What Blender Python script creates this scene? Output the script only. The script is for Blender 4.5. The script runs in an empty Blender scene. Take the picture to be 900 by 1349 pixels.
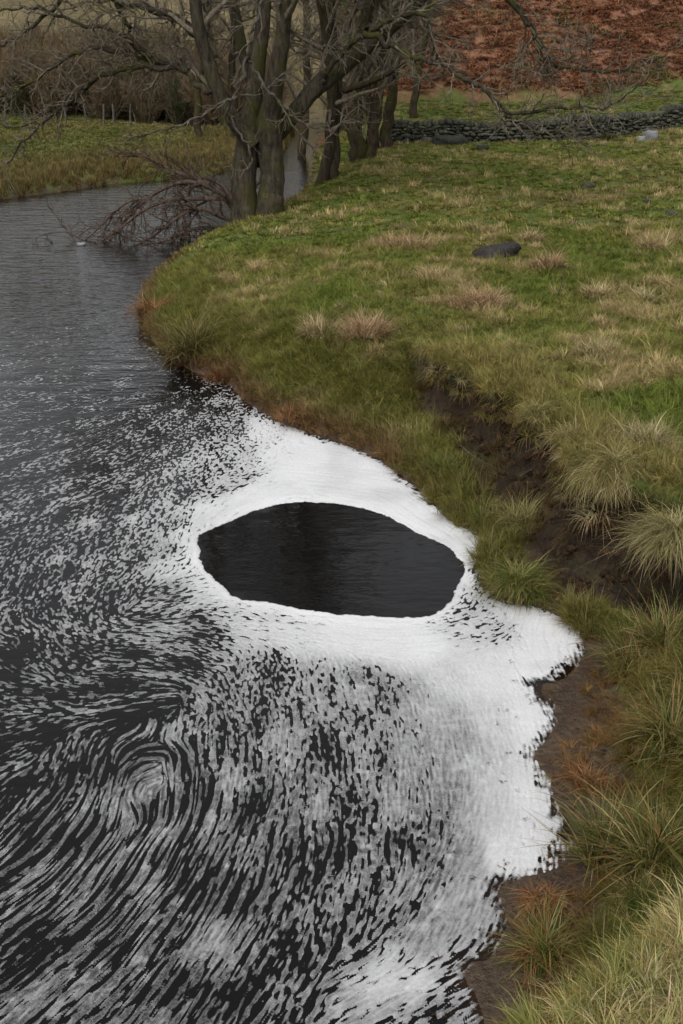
import bpy, math, time
import numpy as np
from math import radians, sin, cos, pi
T0 = time.time()
SC = bpy.context.scene
COL = SC.collection
RNG = np.random.default_rng(7)

# ------------------------------------------------------------------ camera
F_PX, CXP, CYP, CAM_H, PITCH = 1446.0, 450.0, 674.5, 5.5, radians(23.5)
cam_data = bpy.data.cameras.new('camera')
cam = bpy.data.objects.new('camera', cam_data)
COL.objects.link(cam)
cam.location = (0, 0, CAM_H)
cam.rotation_euler = (pi / 2 - PITCH, 0, 0)
cam_data.sensor_fit = 'VERTICAL'
cam_data.sensor_height = 36.0
cam_data.lens = 36.0 * F_PX / 1349.0
cam_data.clip_end = 2000
SC.camera = cam

# ------------------------------------------------------------------ sky, sun, exposure (overcast)
SUN_EL, SUN_AZ = radians(52), radians(200)
world = bpy.data.worlds.new('World')
SC.world = world
world.use_nodes = True
wn = world.node_tree
wn.nodes.clear()
sky = wn.nodes.new('ShaderNodeTexSky')
sky.sky_type = 'NISHITA'
sky.sun_disc = False
sky.sun_elevation = SUN_EL
sky.sun_rotation = SUN_AZ
sky.air_density = 1.0
sky.dust_density = 3.0
hs = wn.nodes.new('ShaderNodeHueSaturation')
hs.inputs['Saturation'].default_value = 0.12          # cloud cover: grey, not blue
bg = wn.nodes.new('ShaderNodeBackground')
bg.inputs['Strength'].default_value = 0.13
wo = wn.nodes.new('ShaderNodeOutputWorld')
wn.links.new(sky.outputs[0], hs.inputs['Color'])
wn.links.new(hs.outputs[0], bg.inputs['Color'])
wn.links.new(bg.outputs[0], wo.inputs['Surface'])
sd_ = bpy.data.lights.new('sun', 'SUN')
sd_.energy = 1.15
sd_.angle = radians(40)
sd_.color = (1.0, 0.97, 0.93)
sun = bpy.data.objects.new('sun', sd_)
COL.objects.link(sun)
sun.rotation_euler = (pi / 2 - SUN_EL, 0, pi - SUN_AZ)
vs = SC.view_settings
vs.view_transform = 'Standard'
vs.look = 'None'
vs.gamma = 1.0
vs.use_curve_mapping = False
vs.exposure = 0.35
SC.cycles.max_bounces = 4
SC.cycles.diffuse_bounces = 2
SC.cycles.adaptive_threshold = 0.02
SC.cycles.transparent_max_bounces = 12
SC.cycles.use_denoising = True
SC.cycles.caustics_reflective = False
SC.cycles.caustics_refractive = False


# ------------------------------------------------------------------ helpers: projection and noise
def ray(px, py):
    a = (px - CXP) / F_PX
    b = (CYP - py) / F_PX
    return a, cos(PITCH) + b * sin(PITCH), -sin(PITCH) + b * cos(PITCH)


def up(px, py, z=0.0):
    """point of the photograph at the real height z"""
    a, dy, dz = ray(px, py)
    t = (z - CAM_H) / dz
    return a * t, dy * t


def wp(px, py, y):
    """point of the photograph at the real distance y"""
    a, dy, dz = ray(px, py)
    t = y / dy
    return np.array((a * t, y, CAM_H + dz * t))


LAT = np.random.default_rng(3).random((8, 256, 256))


def vnoise(x, y, s=0):
    L = LAT[s % 8]
    xi = np.floor(x).astype(np.int64)
    yi = np.floor(y).astype(np.int64)
    fx = x - xi
    fy = y - yi
    fx = fx * fx * (3 - 2 * fx)
    fy = fy * fy * (3 - 2 * fy)
    x0 = xi & 255
    x1 = (xi + 1) & 255
    y0 = yi & 255
    y1 = (yi + 1) & 255
    return (L[y0, x0] * (1 - fx) + L[y0, x1] * fx) * (1 - fy) + (L[y1, x0] * (1 - fx) + L[y1, x1] * fx) * fy


def fbm(x, y, sc=1.0, oc=4, s=0):
    """-1..1"""
    x = np.asarray(x, float)
    y = np.asarray(y, float)
    r = np.zeros(np.broadcast(x, y).shape)
    a, t = 1.0, 0.0
    f = sc
    for k in range(oc):
        r = r + a * (vnoise(x * f + 17.3 * k, y * f - 9.1 * k, s + k) * 2 - 1)
        t += a
        a *= 0.5
        f *= 2.03
    return r / t


def sstep(a, b, x):
    t = np.clip((x - a) / (b - a), 0, 1)
    return t * t * (3 - 2 * t)


def chaikin(P, n=2, closed=False):
    P = np.asarray(P, float)
    for _ in range(n):
        Q = np.roll(P, -1, 0) if closed else P[1:]
        A = P if closed else P[:-1]
        R = np.empty((len(A) * 2, P.shape[1]))
        R[0::2] = A * .75 + Q * .25
        R[1::2] = A * .25 + Q * .75
        P = R if closed else np.vstack([P[:1], R, P[-1:]])
    return P


def seg_dist(x, y, P, closed=False):
    """distance to a polyline"""
    P = np.asarray(P)
    Q = np.roll(P, -1, 0) if closed else P[1:]
    A = P if closed else P[:-1]
    if x.size < 64:
        E_ = Q - A
        t = np.clip(((x[:, None] - A[:, 0]) * E_[:, 0] + (y[:, None] - A[:, 1]) * E_[:, 1]) / ((E_ ** 2).sum(1) + 1e-12), 0, 1)
        return np.sqrt(((x[:, None] - A[:, 0] - t * E_[:, 0]) ** 2 + (y[:, None] - A[:, 1] - t * E_[:, 1]) ** 2).min(1))
    best = np.full(x.shape, 1e18)
    for (ax, ay), (bx, by) in zip(A, Q):
        ex, ey = bx - ax, by - ay
        L = ex * ex + ey * ey + 1e-12
        t = np.clip(((x - ax) * ex + (y - ay) * ey) / L, 0, 1)
        best = np.minimum(best, (x - ax - t * ex) ** 2 + (y - ay - t * ey) ** 2)
    return np.sqrt(best)


def in_poly(x, y, P):
    if x.size < 64:
        A = np.asarray(P)
        Q = np.roll(A, -1, 0)
        dy = np.where(Q[:, 1] == A[:, 1], 1e-9, Q[:, 1] - A[:, 1])
        c = ((A[:, 1] > y[:, None]) != (Q[:, 1] > y[:, None])) & (x[:, None] < (Q[:, 0] - A[:, 0]) * (y[:, None] - A[:, 1]) / dy + A[:, 0])
        return (c.sum(1) & 1).astype(bool)
    r = np.zeros(x.shape, bool)
    n = len(P)
    for i in range(n):
        ax, ay = P[i]
        bx, by = P[(i + 1) % n]
        if ay == by:
            continue
        c = ((ay > y) != (by > y)) & (x < (bx - ax) * (y - ay) / (by - ay) + ax)
        r ^= c
    return r


# ------------------------------------------------------------------ helpers: objects and materials
def tag(o, label=None, cat=None, group=None, kind=None):
    if label: o['label'] = label
    if cat: o['category'] = cat
    if group: o['group'] = group
    if kind: o['kind'] = kind
    return o


def link(o, parent=None):
    COL.objects.link(o)
    if parent is not None:
        o.parent = parent
    return o


def empty(name, loc=(0, 0, 0)):
    o = bpy.data.objects.new(name, None)
    o.location = loc
    o.empty_display_size = 0.2
    return link(o)


def fast_mesh(name, V, Fc, mat=None, smooth=True, attrs=None):
    """V (n,3); Fc list of int arrays (k,3) / (k,4); attrs {name: (type, array)}"""
    V = np.asarray(V, np.float32)
    me = bpy.data.meshes.new(name)
    if not isinstance(Fc, (list, tuple)):
        Fc = [Fc]
    Fc = [np.asarray(f, np.int32) for f in Fc if len(f)]
    me.vertices.add(len(V))
    me.vertices.foreach_set('co', V.ravel())
    nl = sum(f.size for f in Fc)
    npoly = sum(len(f) for f in Fc)
    me.loops.add(nl)
    me.polygons.add(npoly)
    me.loops.foreach_set('vertex_index', np.concatenate([f.ravel() for f in Fc]))
    tot = np.concatenate([np.full(len(f), f.shape[1], np.int32) for f in Fc])
    st = np.concatenate([[0], np.cumsum(tot)[:-1]]).astype(np.int32)
    me.polygons.foreach_set('loop_start', st)
    me.update(calc_edges=True)
    if smooth:
        me.polygons.foreach_set('use_smooth', np.ones(npoly, bool))
    for k, (ty, arr) in (attrs or {}).items():
        a = me.attributes.new(k, ty, 'POINT')
        arr = np.asarray(arr, np.float32)
        a.data.foreach_set({'FLOAT': 'value', 'FLOAT_VECTOR': 'vector'}[ty], arr.ravel())
    if mat:
        me.materials.append(mat)
    me.validate()
    return me


def obj(name, me, parent=None):
    return link(bpy.data.objects.new(name, me), parent)


def mat_new(name):
    m = bpy.data.materials.new(name)
    m.use_nodes = True
    nt = m.node_tree
    nt.nodes.clear()
    out = nt.nodes.new('ShaderNodeOutputMaterial')
    return m, nt, out


def N(nt, ty, **kw):
    n = nt.nodes.new(ty)
    for k, v in kw.items():
        if k in ('attribute_name', 'attribute_type', 'operation', 'blend_type', 'data_type', 'noise_dimensions', 'feature', 'clamp'):
            setattr(n, k, v)
        else:
            n.inputs[k].default_value = v
    return n


def mix_col(nt, fac, a, b, blend='MIX'):
    n = nt.nodes.new('ShaderNodeMix')
    n.data_type = 'RGBA'
    n.blend_type = blend
    for sock, v in ((n.inputs[0], fac), (n.inputs[6], a), (n.inputs[7], b)):
        if isinstance(v, bpy.types.NodeSocket):
            nt.links.new(v, sock)
        else:
            sock.default_value = v if not isinstance(v, tuple) or len(v) == 4 else v + (1,)
    return n.outputs[2]


def ramp(nt, src, stops):
    n = nt.nodes.new('ShaderNodeValToRGB')
    e = n.color_ramp.elements
    while len(e) < len(stops):
        e.new(0.5)
    for k, (p, c) in enumerate(stops):
        e[k].position = p
        e[k].color = c + (1,) if len(c) == 3 else c
    nt.links.new(src, n.inputs[0])
    return n.outputs[0]


def mapr(nt, src, a, b, c, d):
    n = nt.nodes.new('ShaderNodeMapRange')
    for k, v in zip((1, 2, 3, 4), (a, b, c, d)):
        n.inputs[k].default_value = v
    nt.links.new(src, n.inputs[0])
    return n.outputs[0]


def bump(nt, h, strength=0.5, dist=0.02, normal=None):
    n = nt.nodes.new('ShaderNodeBump')
    n.inputs['Strength'].default_value = strength
    n.inputs['Distance'].default_value = dist
    nt.links.new(h, n.inputs['Height'])
    if normal is not None:
        nt.links.new(normal, n.inputs['Normal'])
    return n.outputs[0]


def noise(nt, scale, detail=4, rough=0.55, vec=None):
    n = nt.nodes.new('ShaderNodeTexNoise')
    n.inputs['Scale'].default_value = scale
    n.inputs['Detail'].default_value = detail
    n.inputs['Roughness'].default_value = rough
    if vec is not None:
        nt.links.new(vec, n.inputs['Vector'])
    return n.outputs[0]


def geo_pos(nt):
    return nt.nodes.new('ShaderNodeNewGeometry').outputs['Position']


def scaled(nt, vec, s):
    n = nt.nodes.new('ShaderNodeVectorMath')
    n.operation = 'MULTIPLY'
    nt.links.new(vec, n.inputs[0])
    n.inputs[1].default_value = s
    return n.outputs[0]


def attr(nt, name, kind='GEOMETRY'):
    n = nt.nodes.new('ShaderNodeAttribute')
    n.attribute_name = name
    n.attribute_type = kind
    return n


def principled(nt, out, base, rough=0.9, normal=None, spec=0.2):
    p = nt.nodes.new('ShaderNodeBsdfPrincipled')
    for s, v in (('Base Color', base), ('Roughness', rough)):
        if isinstance(v, bpy.types.NodeSocket):
            nt.links.new(v, p.inputs[s])
        else:
            p.inputs[s].default_value = v if not isinstance(v, tuple) else v + (1,)
    p.inputs['Specular IOR Level'].default_value = spec
    if normal is not None:
        nt.links.new(normal, p.inputs['Normal'])
    nt.links.new(p.outputs[0], out.inputs[0])
    return p


# ------------------------------------------------------------------ materials
def m_ground():
    m, nt, out = mat_new('ground_earth')
    p = geo_pos(nt)
    base = attr(nt, 'gcol').outputs['Color']
    n1 = noise(nt, 2.3, 6, .6, p)
    n2 = noise(nt, 19., 5, .65, p)
    v = mix_col(nt, 1.0, base, ramp(nt, n1, [(.3, (.62, .62, .62)), (.7, (1.35, 1.35, 1.35))]), 'MULTIPLY')
    v = mix_col(nt, 1.0, v, ramp(nt, n2, [(.3, (.55, .55, .55)), (.7, (1.4, 1.4, 1.4))]), 'MULTIPLY')
    wet = attr(nt, 'wet').outputs['Fac']
    pr = principled(nt, out, v, 0.9, bump(nt, n2, .9, .05), .3)
    nt.links.new(mapr(nt, wet, 0, 1, .95, .28), pr.inputs['Roughness'])
    return m


def m_water():
    m, nt, out = mat_new('river_water')
    p = geo_pos(nt)
    ch = attr(nt, 'chop').outputs['Fac']
    h1 = noise(nt, 1.0, 4, .55, scaled(nt, p, (1.0, 2.6, 1)))
    h2 = noise(nt, 1.0, 3, .5, scaled(nt, p, (4.5, 8.5, 1)))
    h3 = noise(nt, 1.0, 2, .5, scaled(nt, p, (16., 24., 1)))
    ma = nt.nodes.new('ShaderNodeMath'); ma.operation = 'MULTIPLY_ADD'
    nt.links.new(h2, ma.inputs[0]); ma.inputs[1].default_value = .22; nt.links.new(h1, ma.inputs[2])
    mb = nt.nodes.new('ShaderNodeMath'); mb.operation = 'MULTIPLY_ADD'
    nt.links.new(h3, mb.inputs[0]); mb.inputs[1].default_value = .03; nt.links.new(ma.outputs[0], mb.inputs[2])
    bm = nt.nodes.new('ShaderNodeBump')
    bm.inputs['Distance'].default_value = .26
    nt.links.new(mb.outputs[0], bm.inputs['Height'])
    nt.links.new(ch, bm.inputs['Strength'])
    gl = nt.nodes.new('ShaderNodeBsdfGlossy')
    gl.inputs['Roughness'].default_value = .04
    gl.inputs['Color'].default_value = (1, 1, 1, 1)
    df = nt.nodes.new('ShaderNodeBsdfDiffuse')
    df.inputs['Color'].default_value = (.0045, .004, .004, 1)
    tr = nt.nodes.new('ShaderNodeBsdfTransparent')
    tr.inputs['Color'].default_value = (.78, .62, .42, 1)
    dp = attr(nt, 'deep').outputs['Fac']
    mx = nt.nodes.new('ShaderNodeMixShader')
    nt.links.new(dp, mx.inputs[0]); nt.links.new(tr.outputs[0], mx.inputs[1]); nt.links.new(df.outputs[0], mx.inputs[2])
    fr = nt.nodes.new('ShaderNodeFresnel')
    fr.inputs['IOR'].default_value = 1.33
    for n in (gl, df, fr):
        nt.links.new(bm.outputs[0], n.inputs['Normal'])
    m2 = nt.nodes.new('ShaderNodeMixShader')
    nt.links.new(fr.outputs[0], m2.inputs[0]); nt.links.new(mx.outputs[0], m2.inputs[1]); nt.links.new(gl.outputs[0], m2.inputs[2])
    nt.links.new(m2.outputs[0], out.inputs[0])
    return m


def m_foam():
    m, nt, out = mat_new('river_foam')
    p = geo_pos(nt)
    th = attr(nt, 'thick').outputs['Fac']
    n1 = noise(nt, 55., 4, .6, p)
    n2 = noise(nt, 160., 3, .6, p)
    df = nt.nodes.new('ShaderNodeBsdfDiffuse')
    nt.links.new(mix_col(nt, n1, (.645, .65, .66), (.72, .725, .73)), df.inputs['Color'])
    nt.links.new(bump(nt, n2, .3, .003, bump(nt, n1, .25, .005)), df.inputs['Normal'])
    tr = nt.nodes.new('ShaderNodeBsdfTransparent')
    mx = nt.nodes.new('ShaderNodeMixShader')
    # bubbles: thin foam lets the water show through
    ad = nt.nodes.new('ShaderNodeMath'); ad.operation = 'MULTIPLY_ADD'; ad.use_clamp = True
    nt.links.new(mapr(nt, n1, .3, .7, -.07, .07), ad.inputs[0]); ad.inputs[1].default_value = 1.0
    nt.links.new(th, ad.inputs[2])
    nt.links.new(ad.outputs[0], mx.inputs[0])
    nt.links.new(tr.outputs[0], mx.inputs[1]); nt.links.new(df.outputs[0], mx.inputs[2])
    nt.links.new(mx.outputs[0], out.inputs[0])
    return m


def m_blade(kind):
    """grass: colour from the blade's own attribute, times a per-plant tint"""
    m, nt, out = mat_new('grass_blade_' + kind.lower())
    bv = attr(nt, 'bcol').outputs['Color']
    if kind == 'INSTANCER':
        bv = mix_col(nt, 1.0, bv, attr(nt, 'tint', 'INSTANCER').outputs['Color'], 'MULTIPLY')
    df = nt.nodes.new('ShaderNodeBsdfDiffuse')
    tl = nt.nodes.new('ShaderNodeBsdfTranslucent')
    gl = nt.nodes.new('ShaderNodeBsdfGlossy')
    gl.inputs['Roughness'].default_value = .45
    gl.inputs['Color'].default_value = (.5, .5, .5, 1)
    nt.links.new(bv, df.inputs['Color']); nt.links.new(bv, tl.inputs['Color'])
    a = nt.nodes.new('ShaderNodeMixShader'); a.inputs[0].default_value = .25
    nt.links.new(df.outputs[0], a.inputs[1]); nt.links.new(tl.outputs[0], a.inputs[2])
    b = nt.nodes.new('ShaderNodeMixShader'); b.inputs[0].default_value = .025
    nt.links.new(a.outputs[0], b.inputs[1]); nt.links.new(gl.outputs[0], b.inputs[2])
    nt.links.new(b.outputs[0], out.inputs[0])
    return m


def m_bark(name, c1, c2, moss, amount):
    m, nt, out = mat_new(name)
    p = geo_pos(nt)
    n1 = noise(nt, 1.0, 6, .65, scaled(nt, p, (9, 9, 2.2)))
    n2 = noise(nt, 1.4, 5, .6, p)
    n3 = noise(nt, 1.0, 5, .7, scaled(nt, p, (30, 30, 9)))
    c = mix_col(nt, ramp(nt, n1, [(.35, (0, 0, 0)), (.65, (1, 1, 1))]), c1, c2)
    c = mix_col(nt, ramp(nt, n2, [(.5 - amount, (0, 0, 0)), (.62, (1, 1, 1))]), c, moss)
    principled(nt, out, c, .92, bump(nt, n3, 1.0, .05, bump(nt, n1, 1.0, .14)), .15)
    return m


def m_rock(name, c1, c2, lichen, rough=.9):
    m, nt, out = mat_new(name)
    oi = nt.nodes.new('ShaderNodeObjectInfo')
    p = geo_pos(nt)
    n1 = noise(nt, 6, 6, .65, p)
    n2 = noise(nt, 15, 5, .6, p)
    c = mix_col(nt, ramp(nt, n1, [(.3, (0, 0, 0)), (.7, (1, 1, 1))]), c1, c2)
    c = mix_col(nt, ramp(nt, n2, [(.56, (0, 0, 0)), (.66, (1, 1, 1))]), c, lichen)
    c = mix_col(nt, 1.0, c, ramp(nt, oi.outputs['Random'], [(0, (.6, .6, .6)), (1, (1.45, 1.42, 1.35))]), 'MULTIPLY')
    principled(nt, out, c, rough, bump(nt, n1, .7, .04), .25)
    return m


MAT = {}
MAT['ground'] = m_ground()
MAT['water'] = m_water()
MAT['foam'] = m_foam()
MAT['blade_i'] = m_blade('INSTANCER')
MAT['blade_g'] = m_blade('GEOMETRY')
MAT['bark'] = m_bark('mossy_bark', (.032, .026, .018), (.115, .096, .068), (.070, .068, .020), .02)
MAT['bark_dark'] = m_bark('dark_mossy_bark', (.026, .019, .013), (.082, .062, .040), (.062, .056, .018), .02)
MAT['twig'] = m_bark('twig_bark', (.14, .115, .084), (.29, .245, .185), (.16, .15, .07), -.06)
MAT['dead'] = m_bark('bare_grey_wood', (.085, .072, .055), (.19, .17, .14), (.10, .092, .05), -.03)
MAT['brush'] = m_bark('wet_brush_bark', (.085, .058, .045), (.18, .13, .105), (.085, .07, .040), -.05)
MAT['rock'] = m_rock('grey_stone', (.024, .026, .018), (.080, .080, .064), (.13, .135, .085))
MAT['rock_dark'] = m_rock('dark_wet_stone', (.020, .017, .017), (.042, .036, .036), (.06, .056, .05), .7)
MAT['rock_pale'] = m_rock('pale_stone', (.13, .135, .15), (.22, .225, .24), (.27, .27, .27))
MAT['post'] = m_bark('weathered_post_wood', (.09, .082, .066), (.17, .155, .13), (.12, .13, .08), -.05)

# ------------------------------------------------------------------ ground plan
RIGHT_SHORE = [(0.3, -6), (0.5, 3), (0.82, 4.4), (0.90, 4.86), (0.72, 5.30), (0.98, 5.42), (1.18, 5.8), (1.05, 6.04), (1.60, 6.30),
               (1.74, 6.66), (1.66, 7.2), (1.56, 7.62), (1.93, 8.07), (1.72, 8.66), (2.10, 8.81), (2.48, 9.45), (2.25, 10.08),
               (1.62, 10.28), (1.5, 11.0), (1.84, 11.74), (1.4, 12.29), (1.09, 13.26), (.73, 14.08), (.22, 14.98), (-.57, 15.65),
               (-1.4, 16.74), (-2.03, 18.5), (-2.7, 18.9), (-3.47, 20.44), (-4.2, 22.5), (-4.58, 25.9), (-4.5, 30), (-3.6, 33.4),
               (-2.5, 35.6), (-1.05, 45), (-1.2, 52), (-1.3, 58), (-.6, 66), (.5, 78)]
LEFT_SHORE = [(-3.0, 80), (-3.0, 66), (-2.95, 60), (-3.3, 54.5), (-5.0, 50.4), (-6.34, 47.6), (-8.95, 46.3), (-10.3, 43.9), (-12.5, 41.3),
              (-16, 36), (-17, 25), (-15, 10), (-14, -6)]
WATER = np.vstack([chaikin(RIGHT_SHORE, 2), chaikin(LEFT_SHORE, 2)])
SCARP = chaikin([(0.95, 18.2), (1.2, 16.6), (1.5, 15.5), (1.55, 15.0), (1.95, 14.6), (2.0, 13.8), (2.25, 13.5), (2.2, 12.9), (2.5, 12.4), (2.75, 11.9),
                 (2.62, 11.35), (2.45, 11.0), (2.75, 10.65), (3.15, 10.45), (3.25, 9.95), (3.7, 9.75), (4.6, 9.0), (7, 7.6), (12, 6)], 1)
INLET = np.array([(2.05, 10.75), (2.45, 10.45), (2.9, 10.15), (3.5, 9.4), (5, 8.3), (8, 6.6)])
PROF_D = [-9, -3, -1, -.3, 0, .12, .4, .9, 1.5, 2.4, 4, 40]
PROF_Z = [-1.5, -1.1, -.55, -.17, 0, .17, .36, .66, .95, 1.1, 1.18, 1.22]


def shore_dist(x, y):
    d = seg_dist(x, y, WATER, True)
    return np.where(in_poly(x, y, WATER), -d, d)


def scarp_side(x, y):
    """+ on the field side of the eroded scarp"""
    d = seg_dist(x, y, SCARP)
    poly = np.vstack([SCARP, [(400, 5), (400, 90), (0.95, 90)]])
    return np.where(in_poly(x, y, poly), d, -d)


def terrain(x, y, full=False):
    x = np.asarray(x, float)
    y = np.asarray(y, float)
    shp = x.shape
    x = x.ravel()
    y = y.ravel()
    d0 = shore_dist(x, y)
    near = np.exp(-np.maximum(y - 6, 0) / 12)
    d = d0 + fbm(x, y, 1.7, 3, 1) * .10 * sstep(-.4, .2, d0) * sstep(2.5, .3, np.abs(d0)) + fbm(x, y, 7, 2, 2) * .035 * (np.abs(d0) < 1)
    lump = fbm(x, y, .9, 4, 3) * .07 + fbm(x, y, .25, 3, 4) * .10
    right = (x > -2.2) | (y < 38)
    # right bank without the scarp
    B = np.interp(d, PROF_D, PROF_Z) * np.where(d > 0, 1 - .28 * sstep(18, 22, y) * sstep(2, -2, x), 1)
    # lower terrace
    Lw = np.interp(d, [-9, -3, -1, -.3, 0, .10, .35, .7, 1.2, 3], [-1.5, -1.1, -.55, -.17, 0, .13, .23, .29, .30, .36])
    di = seg_dist(x, y, INLET)
    inl = sstep(.62, .22, di + fbm(x, y, 3, 2, 5) * .12)
    Lw = np.where(d > 0, Lw * (1 - inl) + np.minimum(Lw, .05) * inl, Lw)
    s = scarp_side(x, y) + fbm(x, y, 2.2, 3, 6) * .26 + fbm(x, y, 9, 2, 7) * .07
    face = .18 * sstep(-.30, -.15, s) + .45 * sstep(-.13, -.04, s) + .37 * sstep(-.03, .06, s)
    s_rough = fbm(x, y, 11, 3, 3) * .10 * 4 * face * (1 - face)
    U = 1.30 + .02 * np.clip(s, 0, 3) + lump
    wsc = sstep(17.6, 15.2, y)
    R = B * (1 - wsc) + (Lw * (1 - face) + U * face + s_rough) * wsc
    # bank below the inlet, and the mound by the bridge
    M = np.interp(d, [-9, -3, -1, -.3, 0, .3, .5, .9, 1.6, 3, 9], [-1.5, -1.1, -.45, -.10, 0, .035, .10, .34, .62, .9, 1.3])
    nearside = sstep(9.7, 9.1, y + (x - 2.4) * .55)
    M = np.where(d > 0, M * (1 - inl) + np.minimum(M, .05) * inl, M)
    R = R * (1 - nearside) + M * nearside
    mound = sstep(.28, -.30, y - (3.95 + .72 * (x - .9)) + fbm(x, y, 1.5, 2, 1) * .12) * sstep(.25, .95, x)
    R = np.where(d > -.3, np.maximum(R, 1.12 * mound + R * (1 - mound)), R)
    R = R + lump * sstep(.4, 2.5, d) * sstep(18, 14, y * 0 + 10) * (1 - wsc) * .9
    # far right: strip behind the wall, then the fellside
    hx = sstep(-7, 7, x + 1)
    hillR = 1.22 + .11 * np.clip(y - 51, 0, 9.5) + 42 * (1 - np.exp(-np.clip(y - 60.5 - .05 * x, 0, None) * .52 / 42))
    hillR = hillR + sstep(8, 20, x) * .05 * np.clip(y - 49, 0, 12)
    Lf = np.interp(d, [-9, -3, -1, -.3, 0, .3, 1.2, 4, 10, 16, 40], [-1.5, -1.1, -.5, -.15, 0, .28, .5, .8, 1.1, 1.45, 1.7])
    hillL = 34 * (1 - np.exp(-np.clip(y - 72, 0, None) * .25 / 34)) + fbm(x, y, .05, 3, 2) * 1.0 * sstep(75, 110, y)
    big = fbm(x, y, .09, 4, 5) * sstep(64, 90, y) * 1.6 + fbm(x, y, .6, 3, 6) * sstep(58, 70, y) * .25
    farR = np.where(y > 49, np.maximum(hillR, 0), 0)
    Lside = Lf + hillL
    Rside = np.where(y > 46, R + np.maximum(0, farR - 1.22) * sstep(.5, 4, d), R)
    blendfar = np.where(y > 62, hx, right.astype(float))
    z = Rside * blendfar + Lside * (1 - blendfar)
    z = np.where(d < 0, np.minimum(z, np.interp(d, PROF_D, PROF_Z)), z + big * sstep(1, 6, d))
    if full:
        return z.reshape(shp), dict(d=d.reshape(shp), s=s.reshape(shp), wsc=wsc.reshape(shp), inl=inl.reshape(shp), near=nearside.reshape(shp),
                                    mound=mound.reshape(shp), face=face.reshape(shp), right=(blendfar > .5).reshape(shp))
    return z.reshape(shp)


def tz(x, y):
    return float(terrain(np.array([x]), np.array([y]))[0])


def on_ground(px, py, z0=1.0):
    """where the photograph's pixel meets the ground"""
    z = z0
    for _ in range(12):
        x, y = up(px, py, z)
        z = .5 * z + .5 * tz(x, y)
    x, y = up(px, py, z)
    return np.array((x, y, tz(x, y)))


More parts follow.
